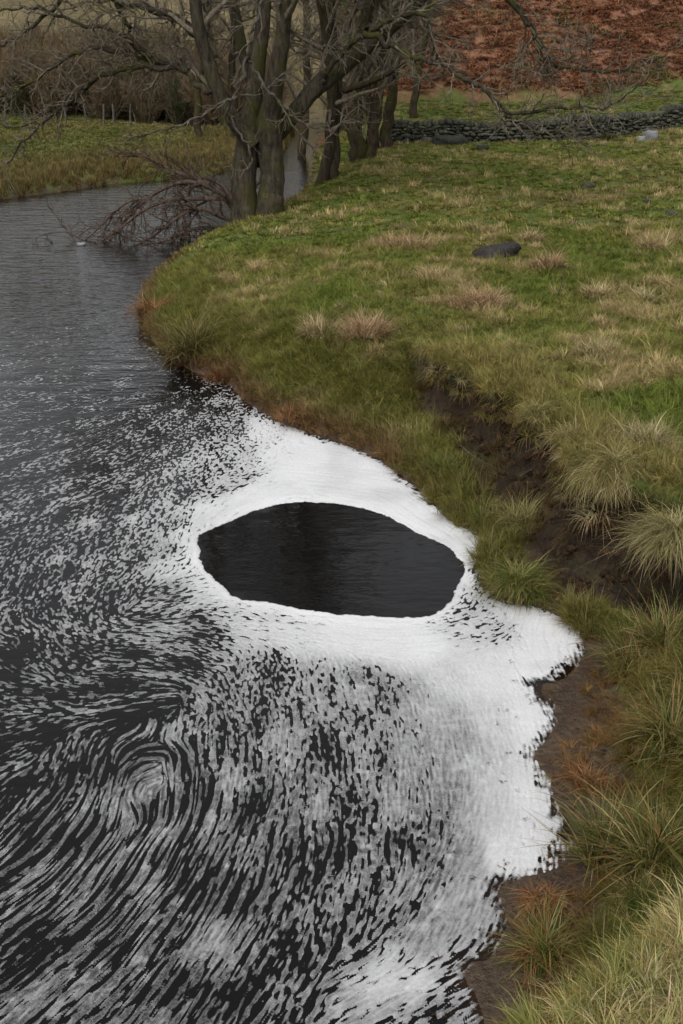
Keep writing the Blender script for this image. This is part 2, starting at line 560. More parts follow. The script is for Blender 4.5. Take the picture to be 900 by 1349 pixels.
# ------------------------------------------------------------------ ground mesh
def build_ground():
    th = np.concatenate([np.linspace(-1.75, -.46, 60)[:-1], np.linspace(-.46, .46, 330), np.linspace(.46, 1.75, 60)[1:]])
    r = np.concatenate([np.geomspace(5.5, 11.8, 90)[:-1], np.geomspace(11.8, 20.5, 230)[:-1], np.geomspace(20.5, 420, 360)])
    R, TH = np.meshgrid(r, th, indexing='ij')
    X = R * np.sin(TH)
    Y = R * np.cos(TH) - 3.2
    Z, q = terrain(X, Y, True)
    d, s = q['d'], q['s']
    # undercut: the brow leans out over a hollowed face
    e = .04
    xr, yr = X.ravel(), Y.ravel()
    zone = (yr > 7) & (yr < 19) & (xr > 0) & (xr < 9)
    s0 = scarp_side(xr[zone], yr[zone])
    gx_ = (scarp_side(xr[zone] + e, yr[zone]) - s0) / e
    gy_ = (scarp_side(xr[zone], yr[zone] + e) - s0) / e
    gn = np.hypot(gx_, gy_) + 1e-6
    fz = q['face'].ravel()[zone]
    amt = q['wsc'].ravel()[zone] * (1 - q['near'].ravel()[zone]) * sstep(16.8, 14.5, yr[zone])
    nz = .5 + .5 * fbm(xr[zone], yr[zone], 2.6, 3, 1)
    off = (.16 * nz * sstep(.80, .97, fz) * sstep(.45, .05, s0) - .22 * nz * sstep(.12, .35, fz) * sstep(.85, .6, fz)) * amt
    X = X.copy(); Y = Y.copy()
    X.ravel()[zone] = xr[zone] - gx_ / gn * off
    Y.ravel()[zone] = yr[zone] - gy_ / gn * off
    C = np.zeros(X.shape + (3,))
    n1 = fbm(X, Y, .7, 4, 2)
    n2 = fbm(X, Y, .22, 3, 4)
    green = np.array((.080, .105, .020))
    olive = np.array((.105, .092, .030))
    tan = np.array((.20, .150, .070))
    mud = np.array((.075, .050, .033))
    soil = np.array((.027, .0155, .0085))
    rust = np.array((.21, .100, .058))
    k = sstep(-.15, .35, n1)[..., None]
    C[:] = green * (1 - k) + olive * k
    k = sstep(.25, .6, n1 * .5 + fbm(X, Y, 1.9, 3, 1) * .7)[..., None] * .6
    C = C * (1 - k) + tan * k
    # bare earth of the scarp, inlet, shore
    f = q['face']
    bare = (4 * f * (1 - f)) * q['wsc'] * (1 - q['near'])
    bare = np.maximum(bare, sstep(-.02, -.3, s) * sstep(-.75, -.25, s) * q['wsc'] * (1 - q['near']) * sstep(14.5, 12.5, Y) * .9)
    k = np.clip(bare * 1.5, 0, 1)[..., None]
    C = C * (1 - k) + soil * k
    inl = q['inl'] * sstep(.3, .05, Z)
    m_ = np.maximum(sstep(.22, .10, Z) * (d < 4), inl)
    k = np.clip(m_, 0, 1)[..., None] * (Y < 45)[..., None]
    wi = np.maximum(q['inl'], sstep(9.2, 10.2, Y) * sstep(1.9, 2.3, X))[..., None]
    C = C * (1 - k) + (mud * (1 - wi) + np.array((.034, .021, .012)) * wi) * k
    # far left meadow, hill and the bracken fell
    R_ = q['right']
    k = (sstep(60.5, 63, Y + n1 * 2.0 - .05 * X) * R_ * sstep(1.5, 5, X + n1 * 2))[..., None]
    C = C * (1 - k) + rust * k
    gpatch = sstep(.30, .45, fbm(X, Y, .11, 3, 6)) * k[..., 0] * sstep(64, 75, Y)
    C = C * (1 - gpatch[..., None]) + np.array((.085, .080, .026)) * gpatch[..., None]
    k = (sstep(68, 76, Y) * ~R_)[..., None]
    hl = np.array((.115, .092, .044)) * (1 - sstep(-.2, .3, n2)[..., None]) + np.array((.155, .122, .062)) * sstep(-.2, .3, n2)[..., None]
    C = C * (1 - k) + hl * k
    wet = np.clip(m_ + .25 * bare, 0, 1)
    nr, nc = X.shape
    idx = np.arange(nr * nc).reshape(nr, nc)
    quads = np.stack([idx[:-1, :-1], idx[:-1, 1:], idx[1:, 1:], idx[1:, :-1]], -1).reshape(-1, 4)[:, ::-1]
    V = np.stack([X, Y, Z], -1).reshape(-1, 3)
    cx = V[quads].mean(1)
    rside = q['right'].reshape(-1)[quads[:, 0]]
    cd = d.reshape(-1)[quads].mean(1)
    kinds = [('riverbed', cd < -.12), ('field', (cd >= -.12) & rside & (cx[:, 1] < 60.5)),
             ('fellside', (cd >= -.12) & rside & (cx[:, 1] >= 60.5)), ('meadow', (cd >= -.12) & ~rside & (cx[:, 1] < 70)),
             ('hill', (cd >= -.12) & ~rside & (cx[:, 1] >= 70))]
    lab = {'riverbed': 'dark muddy bed under the river', 'field': 'rough green and tan pasture on the eroding right bank',
           'fellside': 'steep fell covered with rust red bracken behind the wall', 'meadow': 'low green meadow beyond the river',
           'hill': 'olive brown hillside above the leafless thicket'}
    for name, msk in kinds:
        qd = quads[msk]
        if not len(qd): continue
        u, inv = np.unique(qd, return_inverse=True)
        me = fast_mesh(name, V[u], inv.reshape(-1, 4), MAT['ground'], True,
                       {'gcol': ('FLOAT_VECTOR', C.reshape(-1, 3)[u]), 'wet': ('FLOAT', wet.reshape(-1)[u])})
        tag(obj(name, me), lab[name], kind='structure')


build_ground()
print('ground', round(time.time() - T0, 1))

# ------------------------------------------------------------------ river
DISC_PX = [(259, 722), (262, 706), (290, 692), (312, 684), (345, 668), (410, 660), (470, 668), (500, 676), (545, 699), (590, 721), (610, 738), (612, 752),
           (600, 775), (596, 792), (580, 805), (560, 814), (500, 813), (440, 809), (390, 802), (345, 794), (310, 790), (295, 775), (275, 757), (265, 742)]
DISC = chaikin([up(*p) for p in DISC_PX], 1, True)


def disc_sd(x, y):
    d = seg_dist(x, y, DISC, True)
    return np.where(in_poly(x, y, DISC), -d, d)


def build_river():
    th = np.linspace(-1.5, 1.2, 300)
    r = 5.0 * np.exp(np.arange(0, math.log(92 / 5.0), .014))
    R, TH = np.meshgrid(r, th, indexing='ij')
    X = R * np.sin(TH)
    Y = R * np.cos(TH) - 3.2
    z = terrain(X, Y)
    d = shore_dist(X.ravel(), Y.ravel()).reshape(X.shape)
    deep = np.clip(.12 + 1.1 * (1 - np.exp(np.minimum(z, 0) * 7.0)), .10, 1)
    chop = .035 + .18 * sstep(13, 28, Y) + .04 * sstep(-2, -6, X) * sstep(10, 16, Y)
    nr, nc = X.shape
    idx = np.arange(nr * nc).reshape(nr, nc)
    quads = np.stack([idx[:-1, :-1], idx[1:, :-1], idx[1:, 1:], idx[:-1, 1:]], -1).reshape(-1, 4)[:, ::-1]
    keep = (d.ravel()[quads].min(1) < .5)
    quads = quads[keep]
    u, inv = np.unique(quads, return_inverse=True)
    V = np.stack([X, Y, np.zeros_like(X)], -1).reshape(-1, 3)[u]
    me = fast_mesh('river', V, inv.reshape(-1, 4), MAT['water'], True,
                   {'deep': ('FLOAT', deep.ravel()[u]), 'chop': ('FLOAT', chop.ravel()[u])})
    tag(obj('river', me), 'dark rippled river water flowing past the bank', kind='structure')
    # the smooth dark eye of open water inside the foam
    c = DISC.mean(0)
    rings = [0.0, .25, .5, .75, 1.015]
    vs_, fs = [], []
    n = len(DISC)
    for k in rings:
        P = c + (DISC - c) * k
        vs_.append(np.column_stack([P, np.full(n, .003)]))
    for k in range(len(rings) - 1):
        for i in range(n):
            j = (i + 1) % n
            fs.append((k * n + i, (k + 1) * n + i, (k + 1) * n + j, k * n + j))
    V = np.vstack(vs_)
    me = fast_mesh('open_water', V, np.array(fs), MAT['water'], True, {'deep': ('FLOAT', np.ones(len(V))), 'chop': ('FLOAT', np.full(len(V), .05))})
    me.flip_normals() if me.polygons[-1].normal.z < 0 else None
    tag(obj('open_water', me), 'smooth black oval of open water ringed by white foam', 'water')


build_river()


# ------------------------------------------------------------------ foam, carried along the eddy
def idw(x, y, pts, vals, p=3.0, soft=.15):
    vals = np.asarray(vals, float)
    acc = np.zeros(x.shape + vals.shape[1:])
    wt = np.zeros(x.shape)
    for (ax, ay), v in zip(pts, vals):
        sc = max(.6, ay / 12)
        w = 1.0 / ((((x - ax) ** 2 + ((y - ay) * .7) ** 2) / sc ** 2 + soft ** 2) ** (p / 2))
        acc += w[..., None] * v if vals.ndim > 1 else w * v
        wt += w
    return acc / (wt[..., None] if vals.ndim > 1 else wt)


FLOW = [(200, 992, 1, 0), (222, 1018, .3, 1), (226, 1060, 0, 1), (170, 1003, 1, -.8), (155, 1035, .3, -1), (148, 1075, .3, -1), (212, 1112, -.4, 1), (120, 1125, -.7, 1), (180, 968, 1, -.4),
        (232, 985, .8, .9), (250, 1035, 0, 1), (243, 1092, -.35, 1), (256, 890, .9, .35), (270, 908, .4, 1), (262, 938, -.1, 1), (245, 962, -.2, 1), (190, 1045, .3, -1), (200, 1025, 1, -.3), (208, 1060, 0, 1), (160, 930, 1, -.15), (215, 925, 1, -.1),
        (0, 1330, 1, -.75), (100, 1250, 1, -.78), (20, 1180, 1, -.7), (200, 1200, .8, -1), (250, 1110, .45, -1), (242, 1010, .05, -1), (300, 1270, .6, -1),
        (350, 1100, .3, -1), (420, 1000, .05, -1), (440, 1210, .3, -1), (380, 1320, .6, -1), (500, 1100, .1, -1), (500, 900, -.1, -1), (420, 880, .05, -1),
        (330, 890, .15, -1), (258, 915, -.5, -1), (205, 885, -1, -.15), (130, 893, -1, -.12), (55, 850, -.6, -1), (95, 872, -1, -.7), (20, 870, -1, -.5),
        (190, 960, .5, -1), (150, 1010, .15, -1), (180, 1060, -.6, -1), (200, 1100, .6, -1), (215, 960, .2, -1), (90, 1010, .3, -1), (60, 1060, .7, -1), (20, 980, 1, -.4), (120, 1110, .7, -1), (30, 920, 1, .1),
        (60, 760, .5, -1), (150, 770, .6, -1), (30, 700, .9, -.8), (150, 620, .9, -.6), (50, 600, 1, -.4), (40, 510, 1, -.15), (150, 500, 1, -.2), (250, 620, .5, -1),
        (270, 530, .3, -1), (300, 570, .3, -1), (230, 800, 1, -.3), (200, 840, 1, .1), (300, 820, 1, .15), (230, 700, .4, -1), (330, 650, 1, -.5), (430, 630, 1, .1), (560, 690, 1, .7),
        (420, 830, 1, .15), (520, 840, 1, 0), (610, 830, 1, -.2), (640, 780, .4, -1), (560, 900, .3, 1), (620, 960, .2, 1), (640, 1060, -.1, 1), (560, 1050, .1, 1), (620, 1150, -.5, 1),
        (540, 1240, -.6, 1), (560, 1290, -1, .5), (480, 1310, -1, .5), (690, 880, .5, 1), (700, 1050, .1, 1), (0, 640, 1, -.5), (0, 760, .5, -1)]
# px, py, coverage, opacity
COVER = [(0, 300, .0, .3), (100, 330, .0, .3), (0, 390, .05, .3), (150, 390, .03, .3), (0, 470, .16, .38), (120, 450, .11, .38), (200, 500, .15, .42), (240, 500, .09, .4), (265, 512, .22, .5), (300, 525, .45, .6), (60, 540, .18, .4),
         (150, 560, .27, .5), (230, 570, .34, .55), (300, 570, .48, .6), (320, 600, .60, .7), (350, 570, .97, .9), (60, 620, .25, .45), (150, 650, .34, .5), (250, 640, .44, .6), (300, 635, .66, .7), (20, 720, .30, .42),
         (100, 720, .40, .48), (200, 720, .45, .52), (225, 690, .62, .62), (60, 800, .33, .42), (150, 800, .44, .48), (225, 780, .52, .52), (260, 830, .50, .5), (20, 880, .30, .36), (110, 880, .42, .42),
         (200, 880, .42, .42), (110, 920, .30, .38), (150, 960, .16, .38), (195, 935, .25, .4), (30, 960, .33, .38), (90, 1000, .45, .38), (180, 1040, .72, .38), (230, 960, .45, .40), (60, 1090, .32, .36), (20, 1050, .22, .36), (150, 1110, .45, .36), (250, 1060, .58, .40),
         (290, 930, .56, .48), (330, 900, .62, .50), (350, 960, .68, .50), (300, 1000, .55, .45), (420, 900, .62, .55), (480, 900, .72, .50), (420, 980, .58, .50), (480, 980, .64, .56), (540, 920, .90, .58), (530, 1000, .80, .50),
         (330, 1080, .62, .42), (400, 1080, .72, .42), (380, 1040, .75, .46), (460, 1080, .58, .48), (500, 1130, .62, .5), (545, 1100, .80, .46), (420, 1140, .48, .42), (350, 1140, .52, .40), (250, 1180, .55, .36), (130, 1200, .45, .34),
         (40, 1150, .45, .36), (30, 1250, .35, .34), (20, 1330, .72, .34), (100, 1320, .66, .32), (180, 1290, .62, .32), (220, 1330, .78, .34), (280, 1290, .60, .36), (330, 1320, .45, .36), (390, 1250, .40, .40), (350, 1230, .58, .40),
         (440, 1230, .45, .45), (480, 1180, .55, .48), (530, 1190, .70, .52), (350, 1300, .30, .40), (420, 1290, .55, .5), (470, 1270, .72, .6), (560, 1160, .86, .50), (600, 1200, 1.05, .60), (560, 1230, 1.05, .56), (500, 1290, 1.0, .78), (450, 1330, .85, .6), (530, 1330, .62, .6), (570, 1330, .55, .55), (600, 1280, .62, .7),
         (620, 1130, 1.06, .56), (660, 1130, 1.1, .85), (710, 1120, 1.02, .9), (600, 1040, 1.05, .56), (650, 1040, 1.08, .74), (700, 1050, 1.1, .9), (600, 960, 1.05, .60), (650, 950, 1.08, .76), (700, 950, 1.15, .92), (640, 890, 1.15, .88), (590, 890, 1.05, .78),
         (560, 850, 1.2, .95), (500, 845, 1.15, .92), (450, 835, 1.1, .9), (400, 822, .98, .85), (340, 812, .92, .8), (300, 805, .86, .75), (265, 770, .88, .78), (245, 745, .92, .8), (245, 700, .95, .85), (280, 680, 1.05, .92), (330, 655, 1.15, .95), (400, 620, 1.2, .98),
         (470, 620, 1.2, .98), (560, 670, 1.2, .98), (620, 720, 1.2, .98), (640, 750, 1.05, .85), (625, 800, .78, .72), (650, 825, .85, .75), (590, 822, .86, .8), (680, 800, 1.1, .85), (720, 830, 1.2, .95), (700, 880, 1.2, .95), (400, 580, 1.1, .95), (360, 600, 1.05, .92), (550, 1300, .80, .8)]


def build_foam():
    th = np.arange(-.60, .30, .00096)
    r = 4.0 * np.exp(np.arange(0, math.log(27 / 4.0), .0016))
    R, TH = np.meshgrid(r, th, indexing='ij')
    X = R * np.sin(TH)
    Y = R * np.cos(TH)
    shp = X.shape
    # coarse fields
    gx = np.arange(-16, 9, .05)
    gy = np.arange(2, 28, .05)
    GX, GY = np.meshgrid(gx, gy)
    fp, fv = [], []
    for px, py, dx, dy in FLOW:
        a = np.array(up(px, py))
        b = np.array(up(px + dx, py + dy))
        t = math.atan2(*(b - a)[::-1])
        fp.append(a)
        fv.append((cos(2 * t), sin(2 * t)))
    D2 = idw(GX, GY, fp, fv, 4.0, .06)
    D2[..., 0] += .25 * fbm(GX, GY, .9, 3, 2)
    D2[..., 1] += .25 * fbm(GX, GY, .9, 3, 5)
    cp = [up(p[0], p[1]) for p in COVER]
    CV = idw(GX, GY, cp, [(p[2], p[3]) for p in COVER], 3.6, .1)
    DS = disc_sd(GX, GY)
    SD = shore_dist(GX, GY)

    def samp(G, x, y):
        u = np.clip((x - gx[0]) * 20, 0, len(gx) - 1.01)
        v = np.clip((y - gy[0]) * 20, 0, len(gy) - 1.01)
        i = u.astype(np.int32)
        j = v.astype(np.int32)
        fu = u - i
        fv_ = v - j
        if G.ndim > 2:
            fu = fu[..., None]
            fv_ = fv_[..., None]
        return (G[j, i] * (1 - fu) + G[j, i + 1] * fu) * (1 - fv_) + (G[j + 1, i] * (1 - fu) + G[j + 1, i + 1] * fu) * fv_

    # band-limited noise, 2 cm texels
    rg = np.random.default_rng(11)
    S = 1024
    kx = np.fft.fftfreq(S, .01)
    KX, KY = np.meshgrid(kx, kx)
    K = np.hypot(KX, KY)

    def band(lo, hi):
        f = np.fft.fft2(rg.standard_normal((S, S)))
        f *= np.exp(-(K / hi) ** 2) * (1 - np.exp(-(K / lo) ** 2))
        t = np.fft.ifft2(f).real
        return (t / t.std()).astype(np.float32)

    TEX = band(14.0, 33.0) * .85 + band(5.0, 13.0) * .5
    TEXN = band(17.0, 36.0) * .8 + band(6.0, 16.0) * .55
    FINE = band(14.0, 34.0)
    BIG = band(.8, 3.2)
    BLOB = band(4.5, 12.0)

    def tex(Tn, x, y):
        u = x * 100
        v = y * 100
        i = np.floor(u).astype(np.int32)
        j = np.floor(v).astype(np.int32)
        fu = (u - i).astype(np.float32)
        fv_ = (v - j).astype(np.float32)
        i0, i1, j0, j1 = i & 1023, (i + 1) & 1023, j & 1023, (j + 1) & 1023
        return (Tn[j0, i0] * (1 - fu) + Tn[j0, i1] * fu) * (1 - fv_) + (Tn[j1, i0] * (1 - fu) + Tn[j1, i1] * fu) * fv_

    keep = (samp(SD, X, Y) < .45)
    x0 = X[keep]
    y0 = Y[keep]
    # domain jitter so blobs are not perfectly regular
    accS = np.zeros(len(x0))
    accL = np.zeros(len(x0))
    accF = np.zeros(len(x0))
    accB = np.zeros(len(x0))
    wn_ = sstep(10.5, 6.5, y0 + .6 * fbm(x0, y0, .8, 2, 6))
    for sg in (1, -1):
        x, y = x0.copy(), y0.copy()
        pdx = pdy = None
        h = .020
        for k in range(13):
            g = samp(D2, x, y)
            a = .5 * np.arctan2(g[:, 1], g[:, 0])
            dx, dy = np.cos(a), np.sin(a)
            if pdx is None:
                dx, dy = dx * sg, dy * sg
            else:
                fl = np.sign(dx * pdx + dy * pdy) + 1e-9
                dx, dy = dx * np.sign(fl), dy * np.sign(fl)
            pdx, pdy = dx, dy
            if not (sg == -1 and k == 0):
                v = tex(TEX, x, y) * (1 - wn_) + tex(TEXN, x, y) * wn_
                accS += v * math.exp(-(k / 1.5) ** 2)
                accL += v * math.exp(-(k / 7.0) ** 2)
                accB += tex(BIG, x, y) * math.exp(-(k / 9.0) ** 2)
                accF += tex(FINE, x, y) * math.exp(-(k / 2.6) ** 2)
            x = x + dx * h
            y = y + dy * h
    accS /= accS.std()
    accL /= accL.std()
    accF /= accF.std()
    accB /= accB.std()
    cv = samp(CV, x0, y0)
    c, op = cv[:, 0], cv[:, 1]
    # long threads in the swirl, shorter flecks elsewhere
    q = up(185, 1050)
    q2 = up(90, 1240)
    st = .75 * np.exp(-(((x0 - q[0]) / .75) ** 2 + ((y0 - q[1]) / 1.1) ** 2)) + .50 * np.exp(-(((x0 - q2[0]) / .9) ** 2 + ((y0 - q2[1]) / .8) ** 2)) + .05 + .22 * sstep(9.5, 7.5, y0)
    st = np.clip(st + .36 * fbm(x0, y0, 1.1, 3, 3), 0, 1)
    a = accS * (1 - st) + accL * st
    # clotting: patches of more and less foam
    clot = fbm(x0, y0, 1.5, 4, 4)
    c = c + (.11 * clot + .12 * accB) * sstep(1.05, .7, c) * sstep(.03, .2, c)
    a /= np.sqrt((1 - st) ** 2 + st ** 2 + 1.3 * st * (1 - st))
    blob = tex(BLOB, x0 + .03 * accS, y0)
    wb = np.clip(.30 + .5 * fbm(x0, y0, .9, 2, 5), 0, .8) * (1 - .7 * st)
    a = a + wb * blob
    o = np.argsort(a)
    rank = np.empty(len(a))
    rank[o] = np.linspace(0, 1, len(a))
    f = c - rank
    # solid foam keeps a few dark threads only where it is thinning
    f = np.where(c > 1.0, np.maximum(f, (c - 1.0) * .9 + .01), f)
    ds = samp(DS, x0, y0)
    cl = np.abs(ds) < .6
    ds[cl] = disc_sd(x0[cl], y0[cl])
    ds = ds + fbm(x0, y0, 4, 4, 6) * .05 + fbm(x0, y0, 22, 2, 3) * .014
    f = np.minimum(f, ds * 2.2)
    near_ring = sstep(.30, .03, ds) * sstep(-.05, .02, ds)
    f = np.where(ds > 0, np.maximum(f, (.10 - ds + .06 * fbm(x0, y0, 3, 3, 1)) * 3.0 * np.minimum(1, ds * 40)), f)
    sh = samp(SD, x0, y0)
    cl = np.abs(sh) < .5
    sh[cl] = shore_dist(x0[cl], y0[cl])
    fr = .02 - sh + fbm(x0, y0, 2.4, 3, 2) * .10 + fbm(x0 + .05 * clot, y0, 7, 3, 4) * .10 + fbm(x0, y0, 19, 3, 5) * .08 + accF * .022
    f = f - .45 * sstep(.14, .0, fr) * sstep(.25, .9, rank)
    f = np.minimum(f, fr * 1.3)
    op = op * (.68 + .32 * sstep(.45, .95, op)) * (1 - .14 * sstep(9.5, 7, y0) * sstep(.8, .5, op))
    c = c - (.08 * sstep(10, 6, y0) + .11 * sstep(1.2, -1, x0)) * sstep(.9, .6, c) * sstep(.05, .25, c)
    op = op + .22 * sstep(.25, .6, fbm(x0, y0, 9, 3, 1)) * (1 - op)
    gl = np.clip(op + .20 * near_ring, 0, 1)
    thick = gl * (.40 + .60 * sstep(0, .10, f))
    thick = thick + .07 * blob * (1 - gl) + .07 * accF * (.5 + .5 * (c > .75)) * (1 - gl) * 1.4 + .05 * accL * (1 - gl) + (.08 * clot + .05 * accB) * (1 - gl)
    thick = thick - (.16 * sstep(-.1, .7, fbm(x0, y0, 1.6, 3, 7)) + .05 * np.clip(accL, 0, 3)) * sstep(.75, .95, gl)
    thick = thick * (.45 + .55 * sstep(0, .12, fr))
    thick = np.clip(thick, .10, 1.0)
    FV = np.full(shp, -1.0)
    TV = np.zeros(shp)
    FV[keep] = f
    TV[keep] = thick
    HZ = .004 + .008 * sstep(0, .35, FV) * TV ** 2 + .002 * TV ** 3 * fbm(X, Y, 3, 3, 5)
    # marching triangles
    nr, nc = shp
    idx = np.arange(nr * nc).reshape(nr, nc)
    A, B, C_, D = idx[:-1, :-1], idx[:-1, 1:], idx[1:, 1:], idx[1:, :-1]
    alt = (np.add.outer(np.arange(nr - 1), np.arange(nc - 1)) & 1).astype(bool)
    tri = np.concatenate([np.where(alt[..., None], np.stack([A, C_, B], -1), np.stack([A, D, B], -1)).reshape(-1, 3),
                          np.where(alt[..., None], np.stack([A, D, C_], -1), np.stack([B, D, C_], -1)).reshape(-1, 3)])
    fv2 = FV.ravel()
    ins = fv2[tri] > 0
    n_in = ins.sum(1)
    P = np.stack([X.ravel(), Y.ravel(), HZ.ravel()], -1)
    tv = TV.ravel()
    full = tri[n_in == 3]
    ek, tris, quads = [], [full], []
    t1 = tri[n_in == 1]
    i1 = ins[n_in == 1].argmax(1)
    t2 = tri[n_in == 2]
    o2 = (~ins[n_in == 2]).argmax(1)
    NV = nr * nc

    def rot(t, i):
        ar = np.arange(len(t))
        return t[ar, i], t[ar, (i + 1) % 3], t[ar, (i + 2) % 3]

    a1, b1, c1 = rot(t1, i1)          # a inside
    a2, b2, c2 = rot(t2, o2)          # a outside

    def key(u, v):
        return np.minimum(u, v).astype(np.int64) * NV + np.maximum(u, v)

    keys = np.concatenate([key(a1, b1), key(a1, c1), key(a2, b2), key(a2, c2)])
    uk, inv = np.unique(keys, return_inverse=True)
    u = uk // NV
    v = uk % NV
    t = fv2[u] / (fv2[u] - fv2[v])
    PE = P[u] * (1 - t[:, None]) + P[v] * t[:, None]
    PE[:, 2] = .0035
    TE = np.maximum(tv[u], tv[v]) * .8
    m1, m2 = len(a1), len(a2)
    e = inv + NV
    t1n = np.stack([a1, e[:m1], e[m1:2 * m1]], -1)
    q2 = np.stack([e[2 * m1:2 * m1 + m2], b2, c2, e[2 * m1 + m2:]], -1)
    allV = np.vstack([P, PE])
    allT = np.concatenate([tv, TE])
    tris = np.vstack([full, t1n])
    used, inv2 = np.unique(np.concatenate([tris.ravel(), q2.ravel()]), return_inverse=True)
    tr = inv2[:tris.size].reshape(-1, 3)
    qd = inv2[tris.size:].reshape(-1, 4)
    me = fast_mesh('river_foam', allV[used], [tr, qd], MAT['foam'], True, {'thick': ('FLOAT', allT[used])})
    if me.polygons[0].normal.z < 0:
        me.flip_normals()
    tag(obj('river_foam', me), 'white and grey foam swirling in streaks over the dark river', 'foam', kind='stuff')
    print('foam tris', len(tr) + 2 * len(qd))


build_foam()
print('foam', round(time.time() - T0, 1))


# ------------------------------------------------------------------ tubes, trees
class Tubes:
    def __init__(self):
        self.V, self.F4, self.n = [], [], 0

    def add(self, P, R, sides=5):
        P = np.asarray(P, float)
        R = np.asarray(R, float)
        n = len(P)
        T = np.gradient(P, axis=0)
        T /= np.linalg.norm(T, axis=1)[:, None] + 1e-9
        ref = np.array((0.31, .22, .93)) if abs(T[0, 2]) < .75 else np.array((.9, .35, .1))
        A = np.cross(T, ref)
        A /= np.linalg.norm(A, axis=1)[:, None] + 1e-9
        Bn = np.cross(T, A)
        an = np.arange(sides) * 2 * pi / sides
        ring = (A[:, None, :] * np.cos(an)[None, :, None] + Bn[:, None, :] * np.sin(an)[None, :, None]) * R[:, None, None]
        self.V.append((P[:, None, :] + ring).reshape(-1, 3))
        i = np.arange((n - 1) * sides).reshape(n - 1, sides) + self.n
        j = np.roll(i, -1, 1)
        self.F4.append(np.stack([i, j, j + sides, i + sides], -1).reshape(-1, 4))
        self.n += n * sides

    def mesh(self, name, mat):
        return fast_mesh(name, np.vstack(self.V), np.vstack(self.F4), mat, True)


def smooth_path(P, R, n=3):
    Q = chaikin(np.column_stack([P, R]), n)
    return Q[:, :3], Q[:, 3]


def wander(rg, p0, d0, L, n, bend=.25, lift=.0):
    """a twig's wandering path"""
    P = [np.asarray(p0, float)]
    d = np.asarray(d0, float)
    d = d / np.linalg.norm(d)
    for k in range(n):
        d = d + rg.normal(0, bend, 3) + np.array((0, 0, lift))
        d /= np.linalg.norm(d)
        P.append(P[-1] + d * L / n)
    return np.array(P)


def sprout(rg, tubes, P, R, level, dens, Lr, lift, rmin, t0=.15, spread=(.5, 1.1), max_level=3, keep=None):
    """side shoots along the branch (P, R)"""
    seg = np.linalg.norm(np.diff(P, axis=0), axis=1)
    L = seg.sum()
    cum = np.concatenate([[0], np.cumsum(seg)])
    cnt = rg.poisson(max(L, .1) * dens)
    for _ in range(cnt):
        s = L * (t0 + (1 - t0) * rg.random() ** .85)
        i = min(np.searchsorted(cum, s) - 1, len(seg) - 1)
        i = max(i, 0)
        u = (s - cum[i]) / max(seg[i], 1e-6)
        p = P[i] * (1 - u) + P[i + 1] * u
        r = R[i] * (1 - u) + R[i + 1] * u
        t = P[i + 1] - P[i]
        t /= np.linalg.norm(t) + 1e-9
        pr = rg.normal(0, 1, 3)
        pr -= t * pr.dot(t)
        pr /= np.linalg.norm(pr) + 1e-9
        a = rg.uniform(*spread)
        d = t * cos(a) + pr * sin(a)
        ln = Lr * rg.uniform(.45, 1.25) * (1.0 if level > 1 else min(1.6, .6 + r * 6))
        rr = max(rmin, min(r * .55, .012 * ln + .006 * ln * ln + rmin))
        n = 6 if level == 1 else (5 if level == 2 else 3)
        Q = wander(rg, p, d, ln, n, .22 if level < 3 else .28, lift)
        RQ = np.linspace(rr, rmin * .7, n + 1)
        key = {1: 'branches', 2: 'twigs', 3: 'twigs'}[level]
        tubes[key].add(Q, RQ, {1: 5, 2: 4, 3: 3}[level])
        if level < max_level:
            sprout(rg, tubes, Q, RQ, level + 1, {1: 4.6, 2: 5.2}[level], {1: .85, 2: .42}[level], lift, rmin, .12, (.45, 1.0), max_level)


def finish_tree(root, tubes, mats):
    for part, name in (('trunk', 'trunk'), ('limbs', 'limb'), ('branches', 'branches'), ('twigs', 'twigs'), ('dead', 'dead_branch')):
        t = tubes.get(part)
        if isinstance(t, list):
            for q in t:
                obj(name, q.mesh(name, mats[part]), root).location = -root.location
        elif t and t.V:
            o = obj(name, t.mesh(name, mats[part]), root)
            o.location = -root.location
            if part in ('branches', 'twigs'):
                tag(o, kind='stuff')


PXM = lambda w, y: w * .5 * (y / .955) / F_PX       # half a width in photo pixels at distance y, in metres


